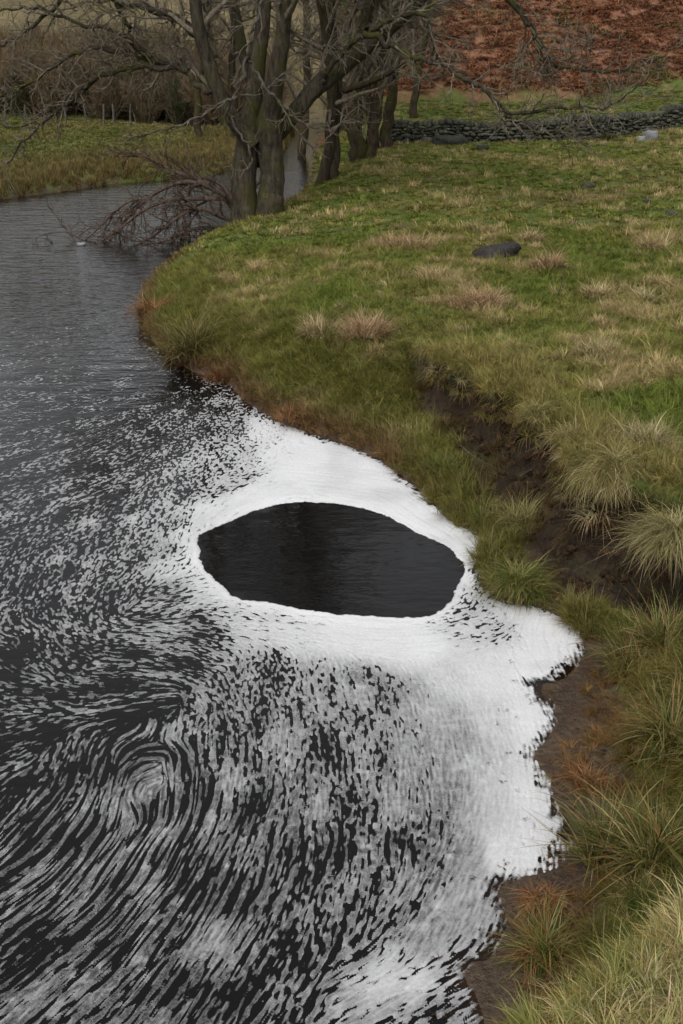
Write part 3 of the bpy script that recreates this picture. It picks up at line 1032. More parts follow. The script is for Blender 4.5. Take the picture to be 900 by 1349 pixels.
def main_tree():
    rg = np.random.default_rng(21)
    yb = 33.3
    tb = dict(trunk=[], limbs=[], branches=Tubes(), twigs=Tubes(), dead=[])

    def path(pts, dy=0.0, wob=.15):
        P, R = [], []
        k = np.cumsum(rg.normal(0, wob, len(pts)))
        for i, q in enumerate(pts):
            y = yb + dy + (q[3] if len(q) > 3 else 0) + k[i] * min(1, i)
            P.append(wp(q[0], q[1], y))
            R.append(PXM(q[2], y))
        P, R = smooth_path(np.array(P), np.array(R), 3)
        m = len(P)
        j = rg.normal(0, 1, (m, 3)) * np.where(R > .2, .008, np.minimum(R * .35 + .012, .05))[:, None]
        j[1:-1] = (j[:-2] + j[1:-1] * 2 + j[2:]) / 3
        return P + j, R * (1 + rg.normal(0, .02, m))

    trunks = [[(322, 300, 50, 0), (323, 268, 40, 0), (321, 235, 36, 0), (327, 185, 37, 0), (334, 125, 30, .1), (343, 60, 26, .2), (350, 0, 22, .3), (352, -130, 17, .8), (372, -300, 9, 1.5), (380, -420, 3, 2)],
              [(355, 292, 48, -.1), (357, 262, 38, -.1), (360, 225, 36, 0), (352, 180, 42, 0), (360, 125, 32, -.3), (371, 60, 25, -.5), (378, 0, 21, -.7), (392, -150, 14, -1), (400, -330, 7, -1.6), (415, -430, 3, -2)],
              [(340, 215, 16, .3), (339, 200, 26, .3), (338, 180, 36, .1), (345, 140, 26, .6), (320, 70, 20, 1.2), (305, 0, 17, 1.6), (290, -150, 12, 2.2), (270, -330, 4, 3)]]
    for k in trunks:
        P, R = path(k, 0, .02)
        R = np.where(P[:, 2] < 3.2, .82, .72) * R * (1 + .06 * fbm(np.arange(len(R)) * .35, np.full(len(R), 3.3 * len(tb['trunk'])), 1, 2, 1))
        t = Tubes(); t.add(P, R, 12); tb['trunk'].append(t)
        sprout(rg, tb, P, R, 1, 2.8, 2.1, .03, .0130, .40)
    limbs = [
        # left leader
        [(333, 190, 26), (303, 152, 24), (287, 120, 24), (270, 70, 22), (258, 18, 19), (250, -70, 15), (228, -220, 8), (215, -330, 3)],
        [(290, 125, 12), (262, 118, 10), (247, 90, 9), (200, 83, 8), (152, 65, 7), (112, 62, 6), (72, 84, 5), (46, 106, 4.5), (0, 126, 3.5), (-50, 150, 2)],
        [(247, 92, 9), (180, 84, 8), (123, 104, 7), (88, 140, 5), (42, 172, 3.5), (10, 215, 2)],
        [(268, 50, 15), (240, 30, 14), (206, 12, 12), (152, 3, 10), (118, -16, 8), (40, -60, 4)],
        [(206, 78, 8), (168, 44, 7), (110, 36, 6), (62, 12, 5), (28, 8, 4), (0, 14, 3), (-40, 30, 2)],
        [(152, 4, 7), (175, 45, 6), (172, 62, 5), (192, 75, 4)],
        [(84, -6, 7), (58, 22, 6), (28, 46, 5), (0, 60, 4), (-40, 76, 2)],
        [(125, 104, 5), (110, 115, 4), (78, 135, 4), (45, 162, 3), (20, 170, 2), (0, 163, 2)],
        # right limbs
        [(352, 190, 28, .3), (388, 150, 27, .5), (412, 118, 28, .5), (445, 92, 27, .6), (500, 48, 24, .8), (545, 8, 20, 1), (600, -50, 15, 1.2), (690, -140, 8, 1.4), (760, -230, 3, 1.6)],
        [(428, 104, 9, 0), (440, 78, 9, -.3), (470, 50, 9, -.6), (495, 38, 8.5, -.8), (522, 22, 8, -1), (548, 15, 7, -1.2), (566, 28, 6, -1.2), (571, 55, 5, -1.2), (578, 80, 4, -1.2)],
        [(482, 42, 9.5, -.7), (515, 58, 9, -.9), (545, 73, 8, -1.1), (580, 84, 8, -1.3), (612, 102, 7.5, -1.5), (645, 122, 7.5, -1.8), (662, 142, 7, -2), (672, 158, 6, -2), (692, 170, 5, -2.1), (725, 176, 4, -2.2), (752, 172, 3, -2.2)],
        [(664, 146, 6, -2), (700, 149, 5.5, -2.1), (722, 142, 5, -2.2), (765, 140, 4, -2.3), (795, 145, 3.5, -2.4), (830, 125, 3, -2.5), (855, 100, 2, -2.6)],
        [(560, -110, 12, .5), (620, -50, 11, 0), (672, 0, 10, -.3), (700, 32, 9, -.5), (712, 58, 7, -.6), (714, 74, 6, -.6), (730, 88, 5.5, -.7), (775, 93, 4.5, -.8), (830, 92, 4, -.9), (868, 78, 3, -1), (890, 60, 2, -1)],
    ]
    for k, l in enumerate(limbs):
        P, R = path(l, -.4 if k < 8 else 0, .16)
        R = np.maximum(R * .76, .011)
        t = Tubes(); t.add(P, R, 8 if R[0] > .15 else 6); tb['limbs'].append(t)
        sprout(rg, tb, P, R, 1 if R[0] > .10 else 2, 3.2 if R[0] > .10 else 5.0, 1.7 if R[0] > .13 else 1.0, .02, .0128, .12)
    dead = [[(352, -20, 5), (340, 20, 5), (329, 46, 7), (327, 75, 8), (318, 105, 7), (308, 128, 6), (282, 145, 5), (245, 163, 4.5), (205, 175, 4), (160, 186, 3)],
            [(327, 80, 7), (342, 100, 6), (358, 122, 6), (368, 134, 6), (385, 148, 5), (402, 165, 4.5), (420, 170, 3.5), (440, 160, 3)],
            [(306, 130, 5), (300, 148, 5), (312, 170, 4.5), (326, 190, 4.5), (333, 212, 4.5), (326, 225, 4), (313, 224, 3)],
            [(368, 134, 4), (385, 165, 4), (405, 188, 3.6), (420, 194, 3.2), (438, 175, 3), (470, 140, 2.5)],
            [(310, 128, 4), (340, 126, 3.5), (352, 118, 3), (375, 95, 2.5), (420, 62, 2.5), (455, 58, 2)]]
    for l in dead:
        P, R = path(l, -1.0, .10)
        R = np.maximum(R * .62, .014)
        t = Tubes(); t.add(P, R, 6); tb['dead'].append(t)
        sprout(rg, tb, P, R, 2, 3.4, .6, .0, .0105, .1)
    x, y = up(340, 280, .7)
    root = empty('alder_tree', (x, y, tz(x, y)))
    tag(root, 'large bare tree with split mossy trunk leaning over the river', 'tree', 'bare trees along the riverbank')
    finish_tree(root, tb, dict(trunk=MAT['bark'], limbs=MAT['bark'], branches=MAT['twig'], twigs=MAT['twig'], dead=MAT['dead']))


def bank_tree(seed, stems, yb, label, height_px=-330, dens=1.5, mat='bark_dark', limb_list=()):
    rg = np.random.default_rng(seed)
    tb = dict(trunk=[], limbs=[], branches=Tubes(), twigs=Tubes())
    for st in stems:
        P = np.array([wp(q[0], q[1], yb + (q[3] if len(q) > 3 else 0)) for q in st])
        R = np.array([PXM(q[2], yb) for q in st]) * .76
        P[0, 2] = min(P[0, 2], tz(P[0, 0], P[0, 1]) - .15)
        P, R = smooth_path(P, R, 2)
        P[3:, :2] += np.cumsum(rg.normal(0, .06, (len(P) - 3, 2)), 0)
        R = np.maximum(R * (1 + rg.normal(0, .06, len(R))), .012)
        t = Tubes(); t.add(P, R, 10); tb['trunk'].append(t)
        sprout(rg, tb, P, R, 1, dens * 1.45, 2.3, .05, .012, .16)
    for l in limb_list:
        P = np.array([wp(q[0], q[1], yb + q[3]) for q in l])
        R = np.array([PXM(q[2], yb) for q in l])
        P, R = smooth_path(P, R, 2)
        t = Tubes(); t.add(P, R, 7); tb['limbs'].append(t)
        sprout(rg, tb, P, R, 1, 2.0, 1.6, .02, .011, .1)
    b0 = wp(stems[0][0][0], stems[0][0][1], yb)
    root = empty('alder_tree', (b0[0], b0[1], tz(b0[0], b0[1])))
    tag(root, label, 'tree', 'bare trees along the riverbank')
    finish_tree(root, tb, dict(trunk=MAT[mat], limbs=MAT[mat], branches=MAT['twig'], twigs=MAT['twig']))


main_tree()
bank_tree(31, [[(424, 250, 24), (426, 225, 18), (425, 170, 17), (428, 110, 16), (420, 40, 13), (412, -60, 10), (400, -220, 4)],
               [(440, 235, 16), (442, 190, 17), (452, 120, 14), (448, 40, 11), (452, -80, 8), (470, -230, 3)]],
          41.0, 'dark slim double stemmed tree just right of the big split trunk', limb_list=[[(450, 120, 8, 0), (480, 112, 7, -.5), (512, 98, 5, -1), (540, 80, 3, -1.2)]])
bank_tree(32, [[(470, 225, 34), (470, 200, 26), (466, 150, 24), (470, 90, 22), (478, 20, 18), (480, -90, 13), (500, -260, 5)],
               [(486, 215, 22), (490, 180, 18), (500, 110, 16), (516, 30, 13), (540, -60, 9), (570, -200, 4)]],
          45.0, 'stout brown trunked tree in the middle of the bank row', dens=1.7)
bank_tree(33, [[(510, 205, 26), (508, 180, 18), (514, 130, 16), (522, 60, 14), (530, -20, 11), (536, -160, 6), (545, -280, 3)],
               [(494, 205, 18), (492, 170, 14), (488, 100, 13), (500, 20, 10), (505, -120, 5)]],
          48.5, 'last mossy tree of the bank row, beside the wall end', dens=1.6)
bank_tree(34, [[(398, 196, 14), (396, 150, 13), (400, 90, 12), (395, 20, 10), (398, -90, 7), (402, -220, 3)]], 57.0,
          'thin upright tree seen beyond the split trunk', dens=2.2)
bank_tree(35, [[(262, 170, 12), (258, 130, 11), (266, 80, 10), (275, 10, 8), (270, -100, 5), (262, -200, 2)]], 57.5,
          'thin leaning tree on the far bank behind the left limbs', dens=2.0)
bank_tree(36, [[(545, 165, 13), (548, 120, 12), (558, 60, 10), (565, -10, 8), (580, -120, 4)]], 56.5,
          'slender bare tree behind the wall left of the fell', dens=2.0)
bank_tree(37, [[(310, 166, 12), (306, 120, 11), (312, 50, 10), (318, -20, 8), (310, -150, 3)]], 58.5,
          'slender bare tree on the far bank behind the big trunk', dens=2.0)
bank_tree(38, [[(452, 180, 13), (446, 130, 12), (440, 60, 10), (436, -20, 8), (425, -150, 3)]], 60.0,
          'far bare tree glimpsed between the bank trunks', dens=2.2)
print('trees', round(time.time() - T0, 1))


# ------------------------------------------------------------------ drowned brush by the big tree
def brush():
    rg = np.random.default_rng(41)
    tb = dict(limbs=[], branches=Tubes(), twigs=Tubes())
    arcs = [[(318, 292, 9, 0), (300, 262, 8, -.2), (272, 242, 7, -.4), (240, 238, 6, -.6), (205, 252, 5, -.8), (172, 280, 4, -1), (150, 312, 3, -1.2), (140, 332, 2, -1.3)],
            [(300, 262, 6, -.2), (262, 262, 6, -.5), (225, 262, 5, -.9), (190, 275, 4.5, -1.2), (160, 300, 3.5, -1.5), (128, 325, 2.5, -1.7)],
            [(315, 295, 7, 0), (290, 285, 6, -.4), (262, 272, 5, -.8), (235, 285, 4, -1.3), (205, 310, 3, -1.7), (180, 335, 2, -2)],
            [(312, 298, 6, .1), (285, 300, 5, -.3), (255, 300, 4.5, -.9), (225, 315, 3.5, -1.6), (195, 335, 2.5, -2.0)],
            [(275, 243, 6, -.4), (236, 228, 5, -.4), (214, 218, 4, -.2), (190, 205, 3, 0), (160, 206, 2, .2)],
            [(310, 280, 6, 0), (302, 255, 6, .2), (290, 240, 5, .4), (262, 232, 4, .6), (236, 246, 3, .8)],
            [(232, 240, 5, -.6), (233, 262, 4, -.7), (245, 290, 4, -.8), (240, 318, 3, -1), (232, 335, 2, -1.1)],
            [(318, 300, 6, 0), (300, 312, 5, -.8), (278, 322, 4, -1.4), (250, 330, 3, -1.8), (228, 340, 2, -2.1)],
            [(200, 262, 4, -.9), (170, 262, 3.5, -.9), (140, 290, 3, -1.1), (112, 322, 2, -1.3), (96, 330, 1.5, -1.4)]]
    for a in arcs:
        P, R = [], []
        for q in a:
            y = 33.6 + q[3] * .8
            p = wp(q[0], q[1], y)
            p[2] = max(p[2], -.05)
            P.append(p); R.append(max(PXM(q[2], y), .012))
        P, R = smooth_path(np.array(P), np.array(R), 2)
        t = Tubes(); t.add(P, R, 6); tb['limbs'].append(t)
        sprout(rg, tb, P, R, 2, 6.5, 1.3, -.05, .010, .08, (.4, 1.2))
    b0 = wp(300, 300, 33.6)
    root = empty('fallen_branches', (b0[0], b0[1], 0))
    tag(root, 'tangle of fallen brown branches trailing in the river', 'branches')
    finish_tree(root, tb, dict(limbs=MAT['brush'], branches=MAT['brush'], twigs=MAT['brush']))


brush()


# ------------------------------------------------------------------ stones
def rock_mesh(name, rg, size, mat, sub=2, lump=.18, flat=1.0):
    """a rounded irregular block"""
    n = 2 + sub * 2
    g = np.linspace(-1, 1, n)
    V, Fq, ids = [], [], {}

    def vid(p):
        k = tuple(np.round(p, 5))
        if k not in ids:
            ids[k] = len(V)
            V.append(p)
        return ids[k]

    for ax in range(3):
        for sg in (-1, 1):
            for i in range(n - 1):
                for j in range(n - 1):
                    c = []
                    for a, b in ((g[i], g[j]), (g[i + 1], g[j]), (g[i + 1], g[j + 1]), (g[i], g[j + 1])):
                        p = np.zeros(3)
                        p[ax] = sg
                        p[(ax + 1) % 3] = a
                        p[(ax + 2) % 3] = b
                        c.append(vid(p))
                    Fq.append(c if sg > 0 else c[::-1])
    V = np.array(V)
    nrm = V / np.linalg.norm(V, axis=1)[:, None]
    V = V * .45 + nrm * .62
    o = rg.random(2) * 50
    V *= (1 + lump * fbm(V[:, 0] * 1.1 + o[0] + V[:, 2], V[:, 1] * 1.1 + o[1] - V[:, 2] * .7, 1.2, 3, 2))[:, None]
    V *= np.array(size) * .5
    return fast_mesh(name, V, np.array(Fq), mat, True)


def stone(px, py, w, h, mat, label, name='stone', z0=1.2, seed=0, rz=0., depth=.7, cat='stone', group=None, tilt=0., lump=.3):
    p = on_ground(px, py, z0)
    k = p[1] / .955 / F_PX
    o = obj(name, rock_mesh(name, np.random.default_rng(seed), (w * k, w * k * depth, h * k * 1.25), MAT[mat], 2, lump))
    o.location = (p[0], p[1], p[2] + h * k * .32)
    o.rotation_euler = (0, tilt, rz)
    tag(o, label, cat, group)
    return p


stone(656, 338, 50, 15, 'rock_dark', 'smooth dark boulder lying in the pasture among tan tufts', 'boulder', seed=1, rz=.35, tilt=-.22, cat='boulder', lump=.55)
stone(592, 190, 40, 10, 'rock', 'broad flat grey boulder at the foot of the wall end', 'boulder', seed=2, cat='boulder')
stone(590, 181, 30, 10, 'rock', 'grey boulder resting on top of the flat one by the stake', 'boulder', seed=3, rz=.4, cat='boulder')
stone(566, 188, 22, 7, 'rock', 'low dark boulder left of the flat grey one', 'boulder', seed=4, cat='boulder')
stone(636, 198, 14, 6, 'rock_dark', 'small dark stone in the grass in front of the wall', seed=5)
stone(857, 183, 17, 10, 'rock_pale', 'pale bluish stone in rough grass before the wall', seed=6, rz=.3)
stone(845, 185, 9, 5, 'rock_pale', 'tiny pale stone touching the larger pale one', seed=7)
stone(775, 248, 16, 6, 'rock', 'flat grey stone in the far middle of the pasture', seed=8)
stone(884, 284, 13, 6, 'rock', 'grey stone in grass at the right edge of the pasture', seed=9)
stone(852, 268, 10, 5, 'rock_dark', 'small dark stone left of the grey edge stone', seed=10)
stone(676, 22, 8, 5, 'rock_pale', 'tiny pale stone high on the bracken slope', seed=11, z0=14) if False else None


# ------------------------------------------------------------------ drystone wall
def stone_wall():
    rg = np.random.default_rng(51)
    base_px = [(505, 188), (600, 187), (700, 185), (760, 183), (820, 177), (865, 170), (915, 163), (1010, 150)]
    pts = np.array([on_ground(px, py, 1.3) for px, py in base_px])
    pts = chaikin(pts[:, :2], 2)
    seg = np.linalg.norm(np.diff(pts, axis=0), axis=1)
    cum = np.concatenate([[0], np.cumsum(seg)])
    L = cum[-1]
    root = empty('drystone_wall', (pts[0, 0], pts[0, 1], tz(*pts[0])))
    tag(root, 'long dark drystone wall with upright coping at the foot of the fell', 'wall')
    protos = [rock_mesh('stone', rg, (1, 1, 1), MAT['rock'], 1, .3) for _ in range(9)]
    rl = np.array(root.location)
    items = []

    def at(s):
        x = np.interp(s, cum, pts[:, 0]); y = np.interp(s, cum, pts[:, 1])
        e = .3
        x2 = np.interp(min(s + e, L), cum, pts[:, 0]); y2 = np.interp(min(s + e, L), cum, pts[:, 1])
        x1 = np.interp(max(s - e, 0), cum, pts[:, 0]); y1 = np.interp(max(s - e, 0), cum, pts[:, 1])
        return x, y, math.atan2(y2 - y1, x2 - x1)

    zb = terrain(np.interp(np.linspace(0, L, 200), cum, pts[:, 0]), np.interp(np.linspace(0, L, 200), cum, pts[:, 1]))
    zf = lambda s: float(np.interp(s / L * 199, np.arange(200), zb))
    hgt = lambda s: .74 + .09 * sin(s * .9) + .05 * sin(s * 2.3 + 1)
    row_z = -.05
    while row_z < .72:
        rh = rg.uniform(.10, .17)
        s = rg.uniform(0, .2)
        while s < L:
            w = rg.uniform(.16, .42)
            x, y, a = at(s + w / 2)
            if row_z < hgt(s) - .12:
                items.append(('stone', x + rg.normal(0, .03), y + rg.normal(0, .035), zf(s + w / 2) + row_z + rh / 2 + rg.normal(0, .02), a + rg.normal(0, .12), w * rg.uniform(.9, 1.15), .5, rh * rg.uniform(.85, 1.5), rg.normal(0, .12)))
            s += w
        row_z += rh
    s = 0.
    while s < L:
        w = rg.uniform(.13, .30)
        x, y, a = at(s + w / 2)
        h = rg.uniform(.2, .34)
        items.append(('coping_stone', x, y, zf(s) + hgt(s) + h * .35 - .08, a + rg.normal(0, .12), w * 1.05, .42, h, rg.normal(.15, .12)))
        s += w
    items.sort(key=lambda q: (q[0] != 'coping_stone', q[2]))
    # stones that show: the nearest stretch; the rest are one part
    rest_V, rest_F, nv = [], [], 0
    vis = [q for q in items if 2.0 < q[1] < 17]
    vis.sort(key=lambda q: -q[5] * q[7])
    chosen = set(id(q) for q in vis[:290])
    for q in items:
        pr = protos[rg.integers(len(protos))]
        nm, x, y, z, a, sx, sy, sz, tl = q
        if id(q) in chosen:
            o = bpy.data.objects.new(nm, pr)
            link(o, root)
            o.location = (x - rl[0], y - rl[1], z - rl[2])
            o.scale = (sx, sy, sz)
            o.rotation_euler = (0, tl, a)
        else:
            V = np.array([v.co[:] for v in pr.vertices]) * (sx, sy, sz)
            ct, st_ = cos(tl), sin(tl)
            V = np.column_stack([V[:, 0] * ct + V[:, 2] * st_, V[:, 1], -V[:, 0] * st_ + V[:, 2] * ct])
            ca, sa = cos(a), sin(a)
            V = np.column_stack([V[:, 0] * ca - V[:, 1] * sa + x - rl[0], V[:, 0] * sa + V[:, 1] * ca + y - rl[1], V[:, 2] + z - rl[2]])
            rest_V.append(V)
            rest_F.append(np.array([p.vertices[:] for p in pr.polygons]) + nv)
            nv += len(V)
    me = fast_mesh('small_stones', np.vstack(rest_V), np.vstack(rest_F), MAT['rock'], True)
    tag(obj('small_stones', me, root), kind='stuff')


stone_wall()


# ------------------------------------------------------------------ fence of the far meadow and the stake
def post_mesh(rg, h, r):
    t = Tubes()
    zz = np.array([-.25, 0, .3, .6, .93, 1.0]) * h
    P = np.column_stack([rg.normal(0, .006, 6), rg.normal(0, .006, 6), zz])
    t.add(P, np.array([r, r, r * .97, r * .95, r * .93, r * .35]), 8)
    return t.mesh('post', MAT['post'])


def fence():
    rg = np.random.default_rng(61)
    pts = [on_ground(px, py, 1.5) for px, py in [(-60, 168), (-25, 167), (8, 166), (34, 166), (62, 165), (88, 165), (114, 164), (137, 164), (150, 164), (172, 163), (196, 163), (220, 162), (245, 162), (275, 161)]]
    root = empty('post_fence', pts[0])
    tag(root, 'low post and wire fence along the far edge of the meadow', 'fence')
    pm = [post_mesh(rg, 1.05, .055) for _ in range(3)]
    for i, p in enumerate(pts):
        o = bpy.data.objects.new('post', pm[i % 3])
        link(o, root)
        o.location = p - pts[0]
        o.rotation_euler = (rg.normal(0, .05), rg.normal(0, .05), rg.uniform(0, 6))
    for hz in (.45, .9):
        t = Tubes()
        P = []
        for a, b in zip(pts[:-1], pts[1:]):
            for u in (0, .5):
                P.append(a * (1 - u) + b * u - pts[0] + np.array((0, -.06, hz - (.03 if u else 0))))
        P.append(pts[-1] - pts[0] + np.array((0, -.06, hz)))
        t.add(np.array(P), np.full(len(P), .006), 4)
        obj('wire', t.mesh('wire', MAT['dead']), root)


fence()
p = on_ground(604, 186, 1.3)
st_root = empty('marker_stake', p)
tag(st_root, 'thin stake with a pale top standing before the wall', 'stake')
obj('post', post_mesh(np.random.default_rng(62), .82, .035), st_root)
cap = Tubes(); cap.add(np.array([(0, 0, .78), (0, 0, .82), (0, 0, .98), (0, 0, 1.0)]), np.array([.038, .045, .045, .02]), 8)
obj('pale_top', cap.mesh('pale_top', MAT['rock_pale']), st_root)
print('stones', round(time.time() - T0, 1))


# ------------------------------------------------------------------ grass
def blades(rg, n, rad, h, width, lean=.35, curl=.5, cols=((.06, .085, .02),), colw=None, segs=3, base_pow=.6, hvar=.35, dome=0.0):
    """a tuft: tapering curved blades, each with its own colour"""
    ang = rg.uniform(0, 2 * pi, n)
    rr = rad * rg.random(n) ** base_pow
    bx, by = rr * np.cos(ang), rr * np.sin(ang)
    hh = h * (1 + hvar * rg.normal(0, 1, n)).clip(.35, 1.9) * (1 - .35 * (rr / rad) ** 2)
    nc = max(4, n // 11)
    cid = rg.integers(0, nc, n)
    ca, cr = rg.uniform(0, 2 * pi, nc), rad * rg.random(nc) ** base_pow
    k_ = .75
    bx = bx * (1 - k_) + (cr * np.cos(ca))[cid] * k_
    by = by * (1 - k_) + (cr * np.sin(ca))[cid] * k_
    rr = np.minimum(np.hypot(bx, by), rad)
    hh = hh * rg.uniform(.7, 1.25, nc)[cid]
    out = (ca + rg.normal(0, .8, nc))[cid] + rg.normal(0, .45, n)
    ln = np.abs(rg.normal(lean, .22, n)) + .45 * lean * rr / rad
    cu = np.abs(rg.normal(curl, .25, n))
    mat_ = rg.random(n) < .30
    ln = np.where(mat_, ln + rg.uniform(.5, 1.0, n), ln)
    cu = np.where(mat_, cu * rg.uniform(-.3, .8, n), cu)
    w = width * rg.uniform(.6, 1.4, n)
    side = out + pi / 2 + rg.normal(0, .5, n)
    sx, sy = np.cos(side), np.sin(side)
    ci = rg.choice(len(cols), n, p=colw)
    col = np.array(cols)[ci] * (rg.uniform(.75, 1.3, n) * rg.uniform(.75, 1.25, nc)[cid])[:, None]
    col = np.where(mat_[:, None], col * .45 + col.mean(1)[:, None] * np.array((.72, .52, .28)), col)
    z0 = dome * (1 - (rr / rad) ** 2)
    px, py, pz = bx.copy(), by.copy(), z0 - .02
    V = []
    L = hh / segs
    a = ln.copy()
    for k in range(segs + 1):
        ww = w * (1 - (k / segs) ** 1.6) * .5
        if k < segs:
            V.append(np.stack([px - sx * ww, py - sy * ww, pz], -1))
            V.append(np.stack([px + sx * ww, py + sy * ww, pz], -1))
        else:
            V.append(np.stack([px, py, pz], -1))
        px = px + np.cos(out) * np.sin(a) * L
        py = py + np.sin(out) * np.sin(a) * L
        pz = pz + np.cos(a) * L
        a = a + cu * (1.8 / segs)
    nv = 2 * segs + 1
    V = np.stack(V, 1).reshape(-1, 3)
    b = np.arange(n)[:, None] * nv
    Q = []
    for k in range(segs - 1):
        Q.append(np.stack([b[:, 0] + 2 * k, b[:, 0] + 2 * k + 1, b[:, 0] + 2 * k + 3, b[:, 0] + 2 * k + 2], -1))
    Q = np.vstack(Q)
    Tr = np.stack([b[:, 0] + 2 * segs - 2, b[:, 0] + 2 * segs - 1, b[:, 0] + 2 * segs], -1)
    return V, Q, Tr, np.repeat(col, nv, 0)


def tuft_mesh(name, mat, *a, **k):
    V, Q, Tr, C = blades(*a, **k)
    return fast_mesh(name, V, [Q, Tr], mat, True, {'bcol': ('FLOAT_VECTOR', C)})


def tuft_join(name, mat, parts):
    """several fans of blades in one plant; parts = [(offset, blades(...))]"""
    Vs, Qs, Ts, Cs, n = [], [], [], [], 0
    for off, (V, Q, Tr, C) in parts:
        Vs.append(V + np.asarray(off)); Qs.append(Q + n); Ts.append(Tr + n); Cs.append(C)
        n += len(V)
    return fast_mesh(name, np.vstack(Vs), [np.vstack(Qs), np.vstack(Ts)], mat, True, {'bcol': ('FLOAT_VECTOR', np.vstack(Cs))})


GREEN = (.120, .155, .026)
DKGREEN = (.042, .066, .013)
OLIVE = (.190, .182, .050)
TAN = (.40, .315, .165)
STRAW = (.50, .43, .26)
RUST = (.20, .082, .032)
BROWN = (.10, .062, .032)


def scatter(name, label, protos, P, scl, tint, idx, rotx=None, cat=None, mat=None):
    """one object: tufts set on points (geometry nodes)"""
    n = len(P)
    coll = bpy.data.collections.new(name + '_tufts')
    for i, me in enumerate(protos):
        coll.objects.link(bpy.data.objects.new('%s_tuft_%02d' % (name, i), me))
    rg = np.random.default_rng(len(name) * 7 + n)
    rot = np.column_stack([rg.normal(0, .12, n), rg.normal(0, .12, n), rg.uniform(0, 2 * pi, n)])
    me = bpy.data.meshes.new(name)
    me.vertices.add(n)
    me.vertices.foreach_set('co', np.asarray(P, np.float32).ravel())
    for k, ty, arr, f in (('rot', 'FLOAT_VECTOR', rot, 'vector'), ('scl', 'FLOAT_VECTOR', scl, 'vector'), ('tint', 'FLOAT_VECTOR', tint, 'vector')):
        a = me.attributes.new(k, ty, 'POINT')
        a.data.foreach_set(f, np.asarray(arr, np.float32).ravel())
    a = me.attributes.new('idx', 'INT', 'POINT')
    a.data.foreach_set('value', np.asarray(idx, np.int32))
    o = obj(name, me)
    ng = bpy.data.node_groups.new(name + '_nodes', 'GeometryNodeTree')
    ng.interface.new_socket('Geometry', in_out='INPUT', socket_type='NodeSocketGeometry')
    ng.interface.new_socket('Geometry', in_out='OUTPUT', socket_type='NodeSocketGeometry')
    gi = ng.nodes.new('NodeGroupInput')
    go = ng.nodes.new('NodeGroupOutput')
    m2p = ng.nodes.new('GeometryNodeMeshToPoints')
    iop = ng.nodes.new('GeometryNodeInstanceOnPoints')
    ci = ng.nodes.new('GeometryNodeCollectionInfo')
    ci.inputs['Collection'].default_value = coll
    ci.inputs['Separate Children'].default_value = True
    ci.inputs['Reset Children'].default_value = True

    def na(nm, ty):
        q = ng.nodes.new('GeometryNodeInputNamedAttribute')
        q.data_type = ty
        q.inputs['Name'].default_value = nm
        return q.outputs['Attribute']

    ng.links.new(gi.outputs[0], m2p.inputs['Mesh'])
    ng.links.new(m2p.outputs[0], iop.inputs['Points'])
    ng.links.new(ci.outputs[0], iop.inputs['Instance'])
    iop.inputs['Pick Instance'].default_value = True
    ng.links.new(na('idx', 'INT'), iop.inputs['Instance Index'])
    ng.links.new(na('rot', 'FLOAT_VECTOR'), iop.inputs['Rotation'])
    ng.links.new(na('scl', 'FLOAT_VECTOR'), iop.inputs['Scale'])
    ng.links.new(iop.outputs[0], go.inputs[0])
    md = o.modifiers.new('tufts', 'NODES')
    md.node_group = ng
    tag(o, label, cat, kind='stuff')
    return o


def rand_fan(rg, n, y0, y1, xl, xr, pw=1.0):
    """random places, denser near the bridge"""
    u = rg.random(n)
    y = (y0 ** pw + u * (y1 ** pw - y0 ** pw)) ** (1 / pw)
    x = rg.uniform(-1, 1, n)
    hw = .40 * y + 1.6
    x = x * hw
    k = (x > xl) & (x < xr)
    return x[k], y[k]


rgG = np.random.default_rng(71)
MI = MAT['blade_i']
W = (1, 1, 1)
# prototypes are near white; the tint gives each tuft its colour
PW = [(.9, 1.0, .8), (1.1, 1.0, 1.0), (.75, .8, .7), (1.45, 1.25, 1.5)]
PWP = [.4, .3, .2, .1]
turf = [tuft_mesh('turf_tuft', MI, rgG, 70, .16, .075, .0075, .45, .6, PW, PWP, 3) for _ in range(6)]
rough = [tuft_mesh('rough_tuft', MI, rgG, 95, .17, .18, .0070, .45, .8, PW, PWP, 3) for _ in range(6)]
far_t = [tuft_mesh('far_tuft', MI, rgG, 60, .34, .10, .020, .5, .6, PW, PWP, 2) for _ in range(5)]
sedge = [tuft_mesh('sedge_tuft', MI, rgG, 80, .15, .38, .0080, .45, .85, PW, PWP, 5) for _ in range(5)]
wisp = [tuft_mesh('dead_tuft', MI, rgG, 60, .16, .17, .0055, .8, .9, PW, PWP, 3) for _ in range(5)]
hang = [tuft_mesh('hanging_tuft', MI, rgG, 90, .15, .30, .0065, .85, 1.05, PW, PWP, 4) for _ in range(5)]


def lerp(a, b, k):
    return np.asarray(a) * (1 - k[:, None]) + np.asarray(b) * k[:, None]


